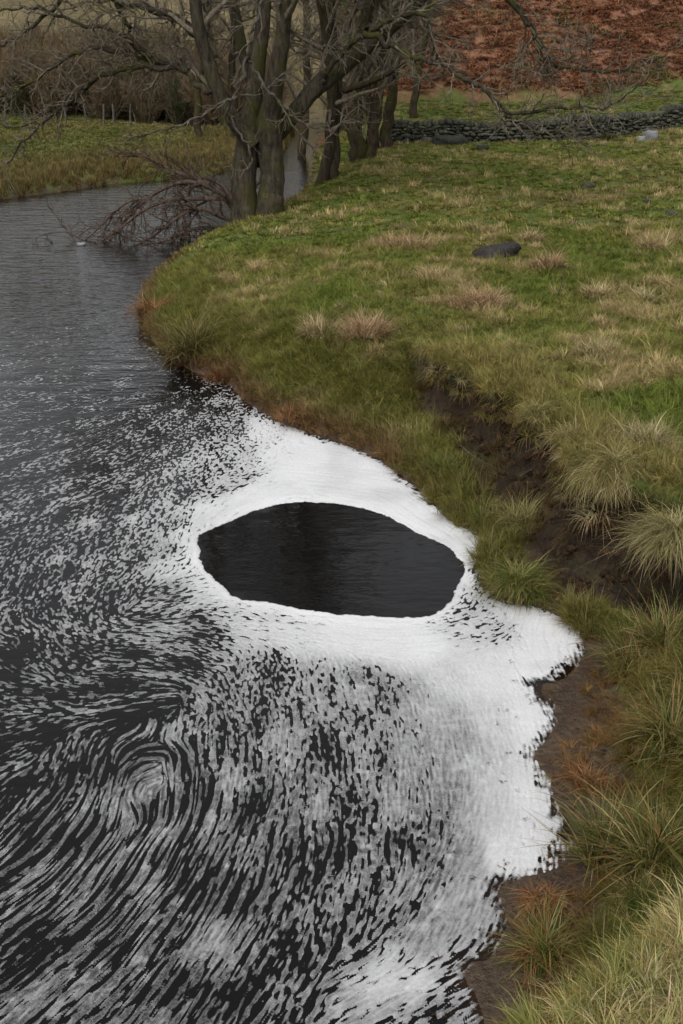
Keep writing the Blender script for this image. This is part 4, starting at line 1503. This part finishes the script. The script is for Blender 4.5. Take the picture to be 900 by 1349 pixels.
def field_grass():
    rg = np.random.default_rng(72)
    x1, y1 = rand_fan(rg, 46000, 8.5, 27, -6, 12, 1.2)
    x2, y2 = rand_fan(rg, 30000, 25, 62, -6, 27, 1.6)
    x = np.concatenate([x1, x2]); y = np.concatenate([y1, y2])
    far = np.concatenate([np.zeros(len(x1), bool), np.ones(len(x2), bool)])
    z, q = terrain(x, y, True)
    d, s, f = q['d'], q['s'], q['face']
    bare = (4 * f * (1 - f)) * q['wsc'] * (1 - q['near'])
    below = sstep(-.02, -.25, s) * sstep(-.75, -.35, s) * q['wsc'] * sstep(14.5, 12.8, y)
    ok = (d > .04) & q['right'] & (y < 61) & (q['near'] < .5) & (q['inl'] < .45) & (rg.random(len(x)) > bare * 1.05) & (rg.random(len(x)) > below * .8)
    x, y, z, far, d, s, w = x[ok], y[ok], z[ok], far[ok], d[ok], s[ok], q['wsc'][ok]
    bare = np.maximum(bare, below)[ok]
    n = len(x)
    n1 = fbm(x, y, .55, 4, 2)
    n2 = fbm(x, y, 1.7, 3, 5)
    n3 = fbm(x, y, 2.6, 2, 6)
    dry = sstep(.26, .42, n1 * .35 + n2 * .35 + n3 * .62 + rg.normal(0, .06, n))
    tint = lerp(GREEN, OLIVE, sstep(-.5, .35, n1 + rg.normal(0, .2, n)))
    tint = lerp(tint, TAN, dry * .85)
    # brow of the scarp and low terrace are olive, long; the shore is rusty
    brow = sstep(.75, .0, np.abs(s - .25)) * w
    tint = lerp(tint, (.25, .205, .075), brow * .75)
    terr = ((s < 0) & (w > .3) | ((w <= .3) & (d < 1.6))) * sstep(30, 22, y)
    tint = lerp(tint, (.135, .135, .034), terr * .55)
    edge = sstep(.50, .05, d) * sstep(.0, .25, rg.random(n) + .1) * sstep(60, 40, y)
    er = edge * np.where((y > 14) , .95, .35)
    tint = lerp(tint, (.175, .105, .058), er)
    tint = lerp(tint, (.085, .055, .030), sstep(.15, .5, bare) * .85)
    tint = tint * rg.uniform(.75, 1.25, n)[:, None]
    tall = np.maximum.reduce([dry * .8, brow, terr * .9, edge])
    isr = rg.random(n) < np.clip(tall, .12, .9)
    idx = np.where(far, 12 + rg.integers(0, 5, n), np.where(isr, 6 + rg.integers(0, 6, n), rg.integers(0, 6, n)))
    sc = rg.uniform(.75, 1.3, n)
    scz = sc * (1 + .1 * brow + .25 * edge) * np.where(far, .8 + 1.5 * dry, 1)
    scatter('pasture_grass', 'short green and tan grass covering the right bank pasture', turf + rough + far_t,
            np.column_stack([x, y, z]), np.column_stack([sc, sc, scz]), tint, idx, cat='grass')
    print('pasture', n)


def brow_grass():
    rg = np.random.default_rng(77)
    x = rg.uniform(1.0, 6, 16000)
    y = rg.uniform(8.4, 17.4, 16000)
    z, q = terrain(x, y, True)
    s = q['s']
    patch = sstep(-.25, .25, fbm(x, y, 1.9, 3, 4))
    ok = (s > -.08 * patch + .03) & (s < .2) & (q['near'] < .5) & (z > .5) & (rg.random(len(x)) < .10 + .22 * patch)
    x, y, z, s = x[ok], y[ok], z[ok], s[ok]
    n = len(x)
    tint = lerp((.24, .195, .072), (.15, .140, .040), rg.random(n))
    tint = lerp(tint, (.13, .085, .042), sstep(.02, -.14, s) * .7)
    tint = lerp(tint, STRAW, (rg.random(n) < .12) * .7) * rg.uniform(.7, 1.25, n)[:, None]
    sc = rg.uniform(.5, .95, n)
    scatter('brow_grass', 'shaggy olive grass overhanging the brow of the scarp', hang, np.column_stack([x, y, z]), np.column_stack([sc, sc, sc]), tint, rg.integers(0, 5, n), cat='grass')
    print('brow', n)


def near_grass():
    rg = np.random.default_rng(73)
    n = 9000
    x = rg.uniform(.3, 6.5, n)
    y = rg.uniform(2.0, 9.8, n)
    z, q = terrain(x, y, True)
    d, mo = q['d'], q['mound']
    ok = (q['near'] > .5) & (q['inl'] < .5) & (d > .30 + .20 * fbm(x, y, 2.5, 2, 4)) & (mo < .35)
    ok &= rg.random(n) < sstep(.35, 1.0, d) * .45 + .42
    x, y, z, d = x[ok], y[ok], z[ok], d[ok]
    n = len(x)
    n1 = fbm(x, y, 1.3, 3, 2)
    tint = lerp((.085, .105, .022), (.165, .140, .042), sstep(-.3, .35, n1 + rg.normal(0, .25, n)))
    tint = lerp(tint, TAN, sstep(.78, .98, rg.random(n)) * .8)
    tint = lerp(tint, RUST, sstep(.85, .45, d) * .55)
    tint *= rg.uniform(.75, 1.25, n)[:, None]
    sc = rg.uniform(.55, 1.05, n) * (.5 + .5 * sstep(.4, 1.2, d))
    idx = np.where(rg.random(n) < .6, rg.integers(0, 5, n), 5 + rg.integers(0, 6, n))
    scatter('bank_sedge', 'coarse green sedge growing on the near right bank', sedge + rough, np.column_stack([x, y, z]), np.column_stack([sc, sc, sc]), tint, idx, cat='grass')
    # dead stems washed up on the mud
    n = 5000
    x = rg.uniform(.3, 4.2, n)
    y = rg.uniform(4.0, 11.2, n)
    z, q = terrain(x, y, True)
    d = q['d']
    ok = (z > .0) & (z < .16) & (d > -.02) & (d < 1.2) & (rg.random(n) < .7 * sstep(.02, .12, z) + .25 + .4 * q['inl'])
    fl = (d > -.5) & (d < -.06) & (rg.random(5000) < .045) & (y < 9.6)
    z = np.where(fl, .022, z)
    ok |= fl
    x, y, z = x[ok], y[ok], z[ok]
    n = len(x)
    tint = lerp((.15, .075, .035), (.075, .05, .03), rg.random(n)) * rg.uniform(.6, 1.4, n)[:, None]
    tint = lerp(tint, STRAW, (rg.random(n) < .06) * .6)
    sc = rg.uniform(.35, .85, n) * np.where(fl[ok], .3, 1)
    scatter('washed_up_stems', 'rusty dead stems matted on the brown mud', wisp, np.column_stack([x, y, z - .01]), np.column_stack([sc, sc, sc * .5]), tint, rg.integers(0, 5, n), cat='plant litter')
    # pale mound by the bridge
    n = 5200
    x = rg.uniform(.4, 4.5, n)
    y = rg.uniform(1.8, 6.2, n)
    z, q = terrain(x, y, True)
    ok = (q['mound'] > .25)
    x, y, z = x[ok], y[ok], z[ok]
    n = len(x)
    tint = lerp((.36, .31, .135), (.20, .195, .060), sstep(-.2, .3, fbm(x, y, 2.2, 3, 3) + rg.normal(0, .22, n)))
    tint = lerp(tint, STRAW, (rg.random(n) < .22) * .8)
    tint = lerp(tint, RUST, (rg.random(n) < .05) * .8)
    sc = rg.uniform(.7, 1.2, n)
    idx = np.where(rg.random(n) < .65, rg.integers(0, 6, n), 6 + rg.integers(0, 5, n))
    scatter('mound_grass', 'pale matted grass on the mound nearest the bridge', rough + wisp, np.column_stack([x, y, z]), np.column_stack([sc, sc, sc]), tint, idx, cat='grass')


def meadow_grass():
    rg = np.random.default_rng(74)
    n = 26000
    x = rg.uniform(-30, 0, n)
    y = rg.uniform(38, 72, n)
    z, q = terrain(x, y, True)
    d = q['d']
    ok = (d > .05) & (~q['right'])
    x, y, z, d = x[ok], y[ok], z[ok], d[ok]
    n = len(x)
    n1 = fbm(x, y, .35, 3, 2)
    bank = sstep(6, 1.5, d + n1 * 2)
    tint = lerp((.125, .14, .036), (.19, .165, .058), sstep(-.2, .4, n1 + rg.normal(0, .2, n)))
    tint = lerp(tint, (.175, .13, .055), bank * .8)
    tint *= rg.uniform(.75, 1.25, n)[:, None]
    sc = rg.uniform(.8, 1.4, n)
    sc = sc * 1.0
    scatter('meadow_grass', 'green meadow grass with rough brown bank beyond the river', far_t, np.column_stack([x, y, z]),
            np.column_stack([sc, sc, sc * (1.0 + 2.2 * bank)]), tint, rg.integers(0, 5, n), cat='grass')


def bracken_and_thicket():
    rg = np.random.default_rng(75)
    fr = [tuft_mesh('bracken_frond', MI, rgG, 70, .5, .34, .05, .85, .9, [(.95, 1, 1), (1.1, 1.05, 1), (.85, .85, .85)], [.4, .3, .3], 3) for _ in range(6)]
    n = 26000
    u = rg.random(n)
    y = 60 + 110 * u ** 1.3
    x = rg.uniform(-.05, .42, n) * y * 1.05
    z, q = terrain(x, y, True)
    n1 = fbm(x, y, .16, 4, 2)
    n2 = fbm(x, y, .7, 3, 4)
    ok = q['right'] & (y + n2 * 1.5 - .05 * x > 61.5) & (rg.random(n) < .95 - .55 * sstep(.28, .45, fbm(x, y, .11, 3, 6)) * sstep(64, 75, y))
    x, y, z, n1, n2 = x[ok], y[ok], z[ok], n1[ok], n2[ok]
    n = len(x)
    tint = lerp((.35, .168, .094), (.265, .13, .078), sstep(-.3, .3, n1 + rg.normal(0, .25, n)))
    tint = lerp(tint, (.30, .15, .085), (rg.random(n) < .2) * .8)
    tint = lerp(tint, (.19, .17, .06), sstep(.2, .5, n2 + rg.normal(0, .15, n)) * .8)
    tint *= rg.uniform(.82, 1.18, n)[:, None]
    sc = rg.uniform(.7, 1.3, n) * (1 + .012 * (y - 60))
    scatter('bracken', 'dead rust red bracken covering the fellside', fr, np.column_stack([x, y, z]), np.column_stack([sc, sc, sc * .8]), tint, rg.integers(0, 6, n), cat='bracken')
    # leafless thicket behind the meadow
    protos = []
    for k in range(6):
        t = Tubes()
        for j in range(10):
            a = rg.uniform(0, 2 * pi)
            P = wander(rg, (cos(a) * .35, sin(a) * .35, -.1), (cos(a) * .45, sin(a) * .45, 1), rg.uniform(2.2, 3.6), 6, .13, .02)
            R = np.linspace(.05, .012, 7)
            t.add(P, R, 4)
            tt = dict(branches=t, twigs=t)
            sprout(rg, tt, P, R, 2, 4.5, 1.0, .10, .014, .12, (.35, .9))
        V = np.vstack(t.V)
        protos.append(fast_mesh('thicket_shrub', V, np.vstack(t.F4), MI, True, {'bcol': ('FLOAT_VECTOR', np.ones((len(V), 3)))}))
    pts = []
    while len(pts) < 560:
        x = rg.uniform(-34, 3.0)
        y = rg.uniform(64.5, 78)
        if not (-4.6 < x < 1.5):
            pts.append((x, y))
    pts = np.array(pts)
    z, q = terrain(pts[:, 0], pts[:, 1], True)
    n = len(pts)
    tint = lerp((.20, .140, .080), (.15, .122, .080), rg.random(n))
    tint = lerp(tint, (.23, .15, .065), (rg.random(n) < .12) * .9)
    tint = lerp(tint, (.05, .06, .025), (rg.random(n) < .06) * .9)
    sc = rg.uniform(.5, 1.0, n)
    scatter('thicket', 'brown leafless thicket behind the meadow fence', protos, np.column_stack([pts, z]), np.column_stack([sc, sc, sc]), tint, rg.integers(0, 6, n), cat='thicket')



def earth_clods():
    rg = np.random.default_rng(76)
    x = rg.uniform(1.0, 5.0, 24000)
    y = rg.uniform(8.4, 17, 24000)
    z, q = terrain(x, y, True)
    f = q['face']
    bare = 4 * f * (1 - f) * q['wsc'] * (1 - q['near'])
    foot = sstep(-.75, -.3, q['s']) * (q['s'] < 0) * q['wsc'] * (1 - q['near']) * .35
    ok = (rg.random(len(x)) < np.maximum(bare * .30, foot * .10)) & (z > .02)
    x, y, z = x[ok], y[ok], z[ok]
    n = len(x)
    m, nt, out = mat_new('clod_earth')
    c = mix_col(nt, 1.0, attr(nt, 'tint', 'INSTANCER').outputs['Color'], ramp(nt, noise(nt, 22, 4, .6, geo_pos(nt)), [(.3, (.5, .5, .5)), (.7, (1.5, 1.45, 1.4))]), 'MULTIPLY')
    principled(nt, out, c, .95, None, .15)
    protos = [rock_mesh('clod', rg, (1, 1, 1), m, 1, .7) for _ in range(6)]
    tint = lerp((.042, .025, .014), (.022, .013, .008), rg.random(n)) 
    tint = lerp(tint, (.075, .045, .024), (rg.random(n) < .10) * .8)
    sc = .02 + .085 * rg.random(n) ** 3.5
    scatter('earth_clods', 'crumbling brown earth clods on the eroded scarp', protos, np.column_stack([x, y, z]), np.column_stack([sc, sc, sc * .8]), tint, rg.integers(0, 6, n), cat='earth')
    # dead roots and grass hanging out of the face
    k = rg.random(n) < .55
    x, y, z = x[k], y[k], z[k]
    n = len(x)
    tint = lerp((.13, .085, .046), (.06, .040, .022), rg.random(n)) * rg.uniform(.7, 1.3, n)[:, None]
    sc = rg.uniform(.5, 1.1, n)
    scatter('hanging_roots', 'dry brown roots and dead grass hanging from the scarp face', wisp, np.column_stack([x, y, z]), np.column_stack([sc, sc, sc]), tint, rg.integers(0, 5, n), cat='roots')


field_grass()
brow_grass()
earth_clods()
near_grass()
meadow_grass()
bracken_and_thicket()
print('grass', round(time.time() - T0, 1))


# ------------------------------------------------------------------ tussocks one can point to
def tussock(px, py, wpx, h, cols, label, n=420, colw=None, lean=.5, curl=.7, width=.006, z0=1.1, name='grass_tussock', cat='tussock', dome=.10, group=None, segs=4, seed=0, squash=1.0, dz=0.0, zfix=None):
    rg = np.random.default_rng(1000 + seed + int(px * 7 + py))
    p = on_ground(px, py, z0) if zfix is None else np.array(up(px, py, zfix) + (zfix,))
    k = p[1] / .955 / F_PX
    rad = wpx * k * .42
    parts = [((0, 0, 0), blades(rg, n, rad, h, width, lean, curl, cols, colw, segs, .55, .35, dome))]
    for j in range(4):
        a = rg.uniform(0, 2 * pi)
        parts.append(((cos(a) * rad * .6, sin(a) * rad * .6, 0), blades(rg, n // 5, rad * .5, h * rg.uniform(.7, 1.15), width, lean, curl, cols, colw, segs, .6, .4, dome * .4)))
    o = obj(name, tuft_join(name, MAT['blade_g'], parts))
    o.location = p + np.array((0, 0, dz))
    o.scale = (1, squash, 1)
    tag(o, label, cat, group)
    return o


TANS = ((.48, .38, .20), (.36, .26, .125), (.24, .185, .08), (.52, .43, .25))
PINK = ((.44, .285, .16), (.33, .205, .11), (.22, .15, .07), (.48, .37, .22))
BROWO = ((.219, .188, .062), (.312, .256, .110), (.150, .144, .040), (.413, .350, .175))
GRN = ((.106, .138, .025), (.163, .163, .040), (.075, .106, .019), (.300, .250, .100))
RST = ((.275, .119, .045), (.188, .088, .037), (.125, .062, .031), (.350, .200, .088))
SEDG = ((.088, .112, .022), (.14, .145, .034), (.060, .082, .018), (.36, .29, .13), (.20, .165, .05), (.24, .13, .05))

tussock(540, 326, 95, 0.32, PINK, 'wide pinkish tan tussock patch in the pasture left of the boulder', 714, width=.012, squash=1.3, seed=1)
tussock(482, 440, 78, 0.41, PINK, 'pinkish tan tussock above the bank, nearest of the tan pair', 782, width=.008, seed=2)
tussock(424, 440, 58, 0.35, TANS, 'small tan tussock just left of the pinkish one', 510, width=.008, seed=3)
tussock(628, 402, 100, 0.35, PINK, 'broad straw and pink tussock below the dark boulder', 816, width=.010, seed=4)
tussock(573, 368, 62, 0.32, TANS, 'tan tussock left of the broad pink one', 510, width=.010, seed=5)
tussock(722, 355, 52, 0.41, PINK, 'upright pinkish tussock right of the dark boulder', 510, width=.011, seed=6)
tussock(697, 318, 40, 0.32, TANS, 'pale tussock directly behind the dark boulder', 374, width=.012, seed=7)
tussock(862, 328, 55, 0.35, TANS, 'pale straw tussock near the right edge of the pasture', 442, width=.012, seed=8)
tussock(852, 400, 34, 0.30, (STRAW, TAN, OLIVE), 'little bleached tuft alone in green grass on the right', 340, width=.008, seed=9)
tussock(790, 392, 56, 0.32, TANS, 'straw tussock in the middle right of the pasture', 442, width=.009, seed=10)
tussock(785, 468, 70, 0.30, (STRAW, TAN, OLIVE), 'bleached grass tussock above the eroded scarp', 544, width=.007, seed=11)
tussock(712, 548, 50, .24, BROWO, 'olive tussock hanging over the brow of the scarp', 520, lean=.7, curl=.9, z0=1.25, zfix=1.27, seed=12)
tussock(752, 580, 70, .28, BROWO, 'shaggy olive tussock over the main dark hollow of the scarp', 620, lean=.7, curl=.9, z0=1.25, zfix=1.27, seed=13)
tussock(652, 506, 44, .22, BROWO, 'ragged olive tussock at the upper end of the scarp', 420, lean=.7, curl=.9, z0=1.2, zfix=1.20, seed=14)
tussock(808, 632, 112, .40, BROWO, 'huge shaggy tussock bulging over the undercut bank', 1700, lean=1.0, curl=1.0, z0=1.25, dome=.26, zfix=1.20, seed=15)
tussock(850, 588, 86, .34, ((.42, .37, .22), (.36, .30, .16), (.20, .17, .06)), 'bleached whitish tussock on top of the bank at right', 620, lean=.6, curl=.8, z0=1.28, dome=.12, zfix=1.32, seed=16)
tussock(888, 715, 95, .44, ((.34, .30, .15), (.27, .23, .10), (.17, .15, .05)), 'pale drooping tussock cut by the right edge of the picture', 1500, lean=.95, curl=1.0, z0=1.2, dome=.2, zfix=1.12, seed=17)
tussock(680, 778, 92, .36, GRN, 'rounded green tussock jutting into the foam by the inlet', 900, lean=.65, curl=.9, z0=.2, dome=.16, seed=18, width=.007)
tussock(640, 690, 70, .30, GRN, 'low green tussock on the terrace behind the rounded one', 520, z0=.3, seed=19, dome=.1)
tussock(585, 622, 62, .30, GRN, 'green tussock at the foam edge below the scarp', 460, z0=.3, seed=20, dome=.1)
tussock(690, 690, 70, .34, BROWO, 'olive tussock at the foot of the scarp', 480, z0=.4, seed=21)
tussock(250, 466, 70, .95, ((.12, .12, .03), (.17, .14, .045), (.08, .09, .02), (.26, .20, .09)), 'tall arching rushes at the waterline of the bank spur', 420, width=.014, lean=.45, curl=.75, z0=.3, name='rush_clump', cat='rushes', segs=5, seed=22)
tussock(206, 412, 60, .55, RST, 'rusty dead grass drooping off the tip of the bank spur', 420, width=.013, lean=.7, curl=.9, z0=.4, seed=23)
tussock(290, 492, 50, .30, RST, 'rusty fringe of grass right of the rushes', 300, width=.009, z0=.2, seed=24)
tussock(400, 552, 90, .28, RST, 'reddish dead grass patch along the foam upstream', 420, width=.008, z0=.3, seed=25)
tussock(835, 880, 90, 0.40, SEDG, 'dense olive sedge clump beside the brown inlet', 620, width=.008, z0=.5, name='sedge_clump', cat='sedge', segs=5, seed=26)
tussock(880, 860, 80, 0.48, SEDG, 'tall bright green sedge clump at the right edge above the mud', 560, width=.009, lean=.4, z0=.6, name='sedge_clump', cat='sedge', segs=5, seed=27)
tussock(880, 985, 90, 0.44, SEDG, 'green sedge clump at the right edge halfway down the mud shore', 560, width=.009, lean=.4, z0=.6, name='sedge_clump', cat='sedge', segs=5, seed=28)
tussock(800, 1130, 92, 0.48, SEDG, 'spiky bright green sedge clump standing by the last foam tip', 420, width=.010, lean=.45, curl=.6, z0=.3, name='sedge_clump', cat='sedge', segs=5, seed=29)
tussock(865, 1140, 100, 0.50, SEDG, 'large dark green sedge clump right of the spiky one', 460, width=.010, lean=.45, curl=.6, z0=.5, name='sedge_clump', cat='sedge', segs=5, seed=30)
tussock(770, 1035, 78, 0.21, RST, 'rusty brown dead sprigs on the mud between foam and sedge', 330, width=.006, lean=.7, z0=.1, seed=31)
tussock(715, 1190, 70, 0.19, RST, 'reddish matted grass on the lower mud spit', 300, width=.006, lean=.9, z0=.1, seed=32)
tussock(715, 1265, 90, 0.32, GRN + (RST[0],), 'green and rusty grass clump below the mud spit', 520, width=.007, z0=.2, seed=33, name='sedge_clump', cat='sedge')
tussock(800, 185, 34, .42, ((.05, .058, .02), (.07, .07, .026)), 'small dark bush in front of the wall', 260, width=.03, lean=.5, z0=1.3, name='bush', cat='bush', seed=34)


# ------------------------------------------------------------------ sticks, roots, scrap
def stick(name, label, pts, rpx, mat='dead', z0=.3, cat='stick', forks=(), lift=.04, zfix=None):
    t = Tubes()
    for k, pl in enumerate((pts,) + tuple(forks)):
        P = []
        for q in pl:
            g = on_ground(q[0], q[1], z0) if zfix is None else np.array(up(q[0], q[1], zfix) + (zfix,))
            g[2] = max(g[2], .01)
            P.append(g + np.array((0, 0, lift + (q[2] if len(q) > 2 else 0))))
        R = np.linspace(rpx, rpx * .45, len(P)) * (1 if k == 0 else .6)
        P, R = smooth_path(np.array(P), R, 2)
        t.add(P, R, 6)
    o = obj(name, t.mesh(name, MAT[mat]))
    tag(o, label, cat)


stick('stick', 'pale forked stick lying at the foot of the scarp', [(684, 632), (700, 622), (718, 616), (735, 610)], .011, forks=([(682, 604), (694, 614), (706, 620)],), zfix=.62)
stick('stick', 'long straw coloured stem across the scarp foot', [(606, 590), (622, 604), (640, 614), (655, 622)], .009, zfix=.55)
stick('stick', 'dark curved twig standing in the foam edge by the inlet', [(745, 828), (746, 818), (752, 815), (762, 812), (775, 812)], .012, 'brush', z0=.05, forks=([(748, 822), (738, 828)],))
stick('stick', 'dark twig caught in foam below the terrace', [(534, 652), (540, 642), (547, 640)], .010, 'brush', z0=.02, forks=([(540, 642), (537, 632)],))
stick('stick', 'thin pale stick leaning over the brown inlet', [(806, 812, 0), (812, 798, .06), (820, 784, .12)], .008, zfix=.08)
stick('stick', 'pale twig on brown mud near the right edge', [(834, 824), (840, 832), (848, 840)], .009, zfix=.12)
stick('root', 'bare root hanging from the undercut bank', [(786, 736, .05), (798, 728, .08), (812, 728, .05), (826, 734, .02)], .010, zfix=.28, cat='root')
stick('stick', 'dark stick poking from the pasture beside the pink tussock', [(735, 392, 0), (738, 388, .1), (741, 380, .28)], .012, 'brush', z0=1.2)
stick('stick', 'thin dark twig at the lower foam edge', [(722, 1172), (735, 1166), (752, 1172), (762, 1182)], .006, 'brush', z0=.05)

x, y = up(107, 322, .02)
o = obj('scrap', rock_mesh('scrap', np.random.default_rng(91), (.24, .12, .09), MAT['rock_pale'], 1, .35))
o.location = (x, y, .03)
tag(o, 'small white scrap floating beside the fallen branches', 'scrap')
print('done', round(time.time() - T0, 1))
